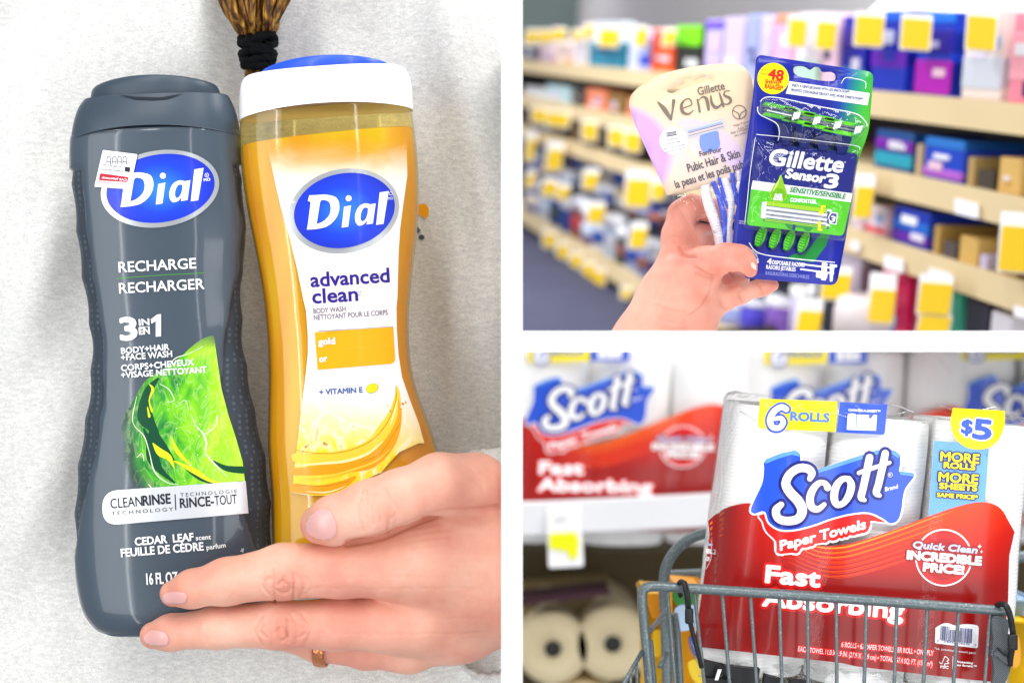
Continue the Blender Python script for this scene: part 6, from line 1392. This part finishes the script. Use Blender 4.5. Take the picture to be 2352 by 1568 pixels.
for (tx, bx, kx) in ((1533, 1551, 0), (1595, 1618, 0), (1659, 1676, 0), (1724, 1738, 0), (1790, 1796, 0), (1855, 1856, 0), (1921, 1922, 0), (1990, 1985, 0), (2060, 2054, 0), (2130, 2121, 0), (2202, 2190, 0), (2275, 2262, 0)):
    ty = 1352 + (tx - 1560) * .0685; d_ = bx - tx; W3([(tx, ty - 5, yc_ + .0012), (tx, ty + 6, yc_ + .0012), (bx, 1568, yc_ + .0016), (bx + d_ * .2, 1640, yc_ + .0016)], 4.4, 'wire', yc_, seg_=10, sm=1)
W3([(1476, 1494, -.012), (1455, 1530, -.02), (1420, 1592, -.034)], 5.5, 'side_rail', -.02, sm=1)
for x, y in ((1462, 1520), (1448, 1546)): W3([(x, y, -.018), (x + 4, 1640, -.018)], 3.6, 'wire', -.018, seg_=8, sm=1)
W3([(1660, 1222), (1622, 1224), (1585, 1236), (1553, 1262), (1532, 1296), (1525, 1335), (1527, 1400), (1531, 1500), (1534, 1640)], 12.5, 'handle_frame', .07)
W3([(1548, 1408), (1556, 1470), (1566, 1640)], 9, 'frame_post', .075)
W3([(1534, 1322), (1700, 1314), (2100, 1296), (2440, 1270)], 13, 'rear_rail', .14)
W3([(1534, 1396, .06), (1512, 1424, .03), (1490, 1450, .0)], 6, 'brace', .03)
W3([(1530, 1500, .06), (1516, 1530, .05)], 6, 'brace', .05)
# straps
BKP = mat('strap_black', '121316', .5); n = N(BKP); n.bump(n.noise(n.coord(), 1500, 2), .4, .0005)
GRW = mat('webbing_grey', '5E656B', .85); n = N(GRW); v = n.add('ShaderNodeTexWave', wave_type='BANDS', bands_direction='DIAGONAL'); n.lk(n.coord(), v.inputs[0]); v.inputs['Scale'].default_value = 900; n.bump(v.outputs['Fac'], .8, .0008); n.color(n.mix(v.outputs['Fac'], '4C545A', '848B90'))
mb = MB()
def cord(pts, r): mb.add(tube([Vector(q) for q in catmull([tuple(P(*B5(p[0], p[1]), p[2])) for p in pts], 5)], r * K, 10), BKP)
cord([(520, 770, -.007), (505, 690, -.009), (512, 640, -.014), (545, 645, -.018), (570, 740, -.019), (585, 880, -.018), (605, 1000, -.017), (640, 1140, -.0165), (690, 1330, -.016), (712, 1420, -.015)], 5.5)
cord([(560, 640, -.013), (590, 760, -.019), (600, 900, -.018), (625, 1010, -.018)], 4.5)
mb.add(bevelled(box(P(*B5(598, 950), -.0195), .0032, .002, .0058), .0006, 2), BKP)
mb.build('tie_strap', cart, True)
mb = MB()
def cord6(pts, r): mb.add(tube([Vector(q) for q in catmull([tuple(P(*B6(p[0], p[1]), p[2])) for p in pts], 5)], r * K, 10), BKP)
cord6([(1590, 880, -.008), (1600, 848, -.013), (1660, 846, -.018), (1700, 920, -.019), (1725, 1040, -.018), (1738, 1160, -.017), (1728, 1240, -.016), (1712, 1330, -.015), (1706, 1400, -.014)], 7)
mb.add(bevelled(box(P(*B6(1732, 1190), -.0195), .0036, .002, .006), .0006, 2), BKP)
mb.build('tie_strap', cart, True)
wb = [tuple(p) for p in catmull([(1552, 960), (1610, 950), (1665, 966), (1702, 1010), (1692, 1100), (1700, 1220), (1728, 1290), (1722, 1400), (1690, 1500), (1650, 1600), (1552, 1610), (1562, 1460), (1552, 1350), (1536, 1290), (1562, 1200), (1546, 1080)], 3, True)]
v_ = slab([B6(*p) for p in wb], -.0135, -.0105); v_ = bevelled(v_, .0005, 1); mesh_obj('webbing', *v_, GRW, cart, False)
mb = MB(); wb2 = [B6(1556, 1300), B6(1600, 1260), B6(1712, 1350), B6(1690, 1400)]; mb.add(slab(wb2, -.0148, -.0138), GRW); cord6([(1590, 1240, -.0152), (1620, 1270, -.0154), (1650, 1300, -.0152), (1672, 1316, -.015)], 2.2); mb.build('webbing_fold', cart)
mb = MB()
for poly, y0_, m in (([(716, 1352), (800, 1376), (910, 1400), (905, 1460), (860, 1540), (740, 1510), (722, 1420)], -.004, BKP), ([(905, 1405), (1250, 1440), (1230, 1560), (900, 1620)], -.002, BKP), ([(1290, 1490), (1440, 1530), (1430, 1600), (1280, 1590)], -.005, BKP), ([(740, 1516), (1000, 1540), (990, 1620), (740, 1620)], -.006, BKP), ([(1520, 1540), (1700, 1552), (1700, 1620), (1520, 1620)], -.004, BKP)):
    mb.add(bevelled(slab(rrect([B5(*p) for p in poly], 3), y0_, y0_ + .004), .0006, 1), m)
mb.build('seat_belt', cart)
v_ = slab([B5(862, 1440), B5(896, 1440), B5(864, 1540), B5(832, 1538)], -.0075, -.0055); mesh_obj('buckle', *v_, mat('buckle_steel', 'C8CCCC', .2, metal=.9), cart)
# loose film under the pack
rf = random.Random(2); V, F = [], []; nx_, nz_ = 60, 8
for j in range(nz_):
    for i in range(nx_):
        x = 1606 + (2288 - 1606) * i / (nx_ - 1); y = 1508 + (x - 1606) * .085 + j * 7; V.append(P(x + rf.uniform(-4, 4), y + rf.uniform(-3, 3), .004 + rf.uniform(-.0016, .0016) + j * .0012))
F = [(j * nx_ + i, (j + 1) * nx_ + i, (j + 1) * nx_ + i + 1, j * nx_ + i + 1) for j in range(nz_ - 1) for i in range(nx_ - 1)]
mesh_obj('wrapper_end', V, F, clear_mat('film_loose', (.93, .94, .93), .12, .08, 1.0), pack, False)
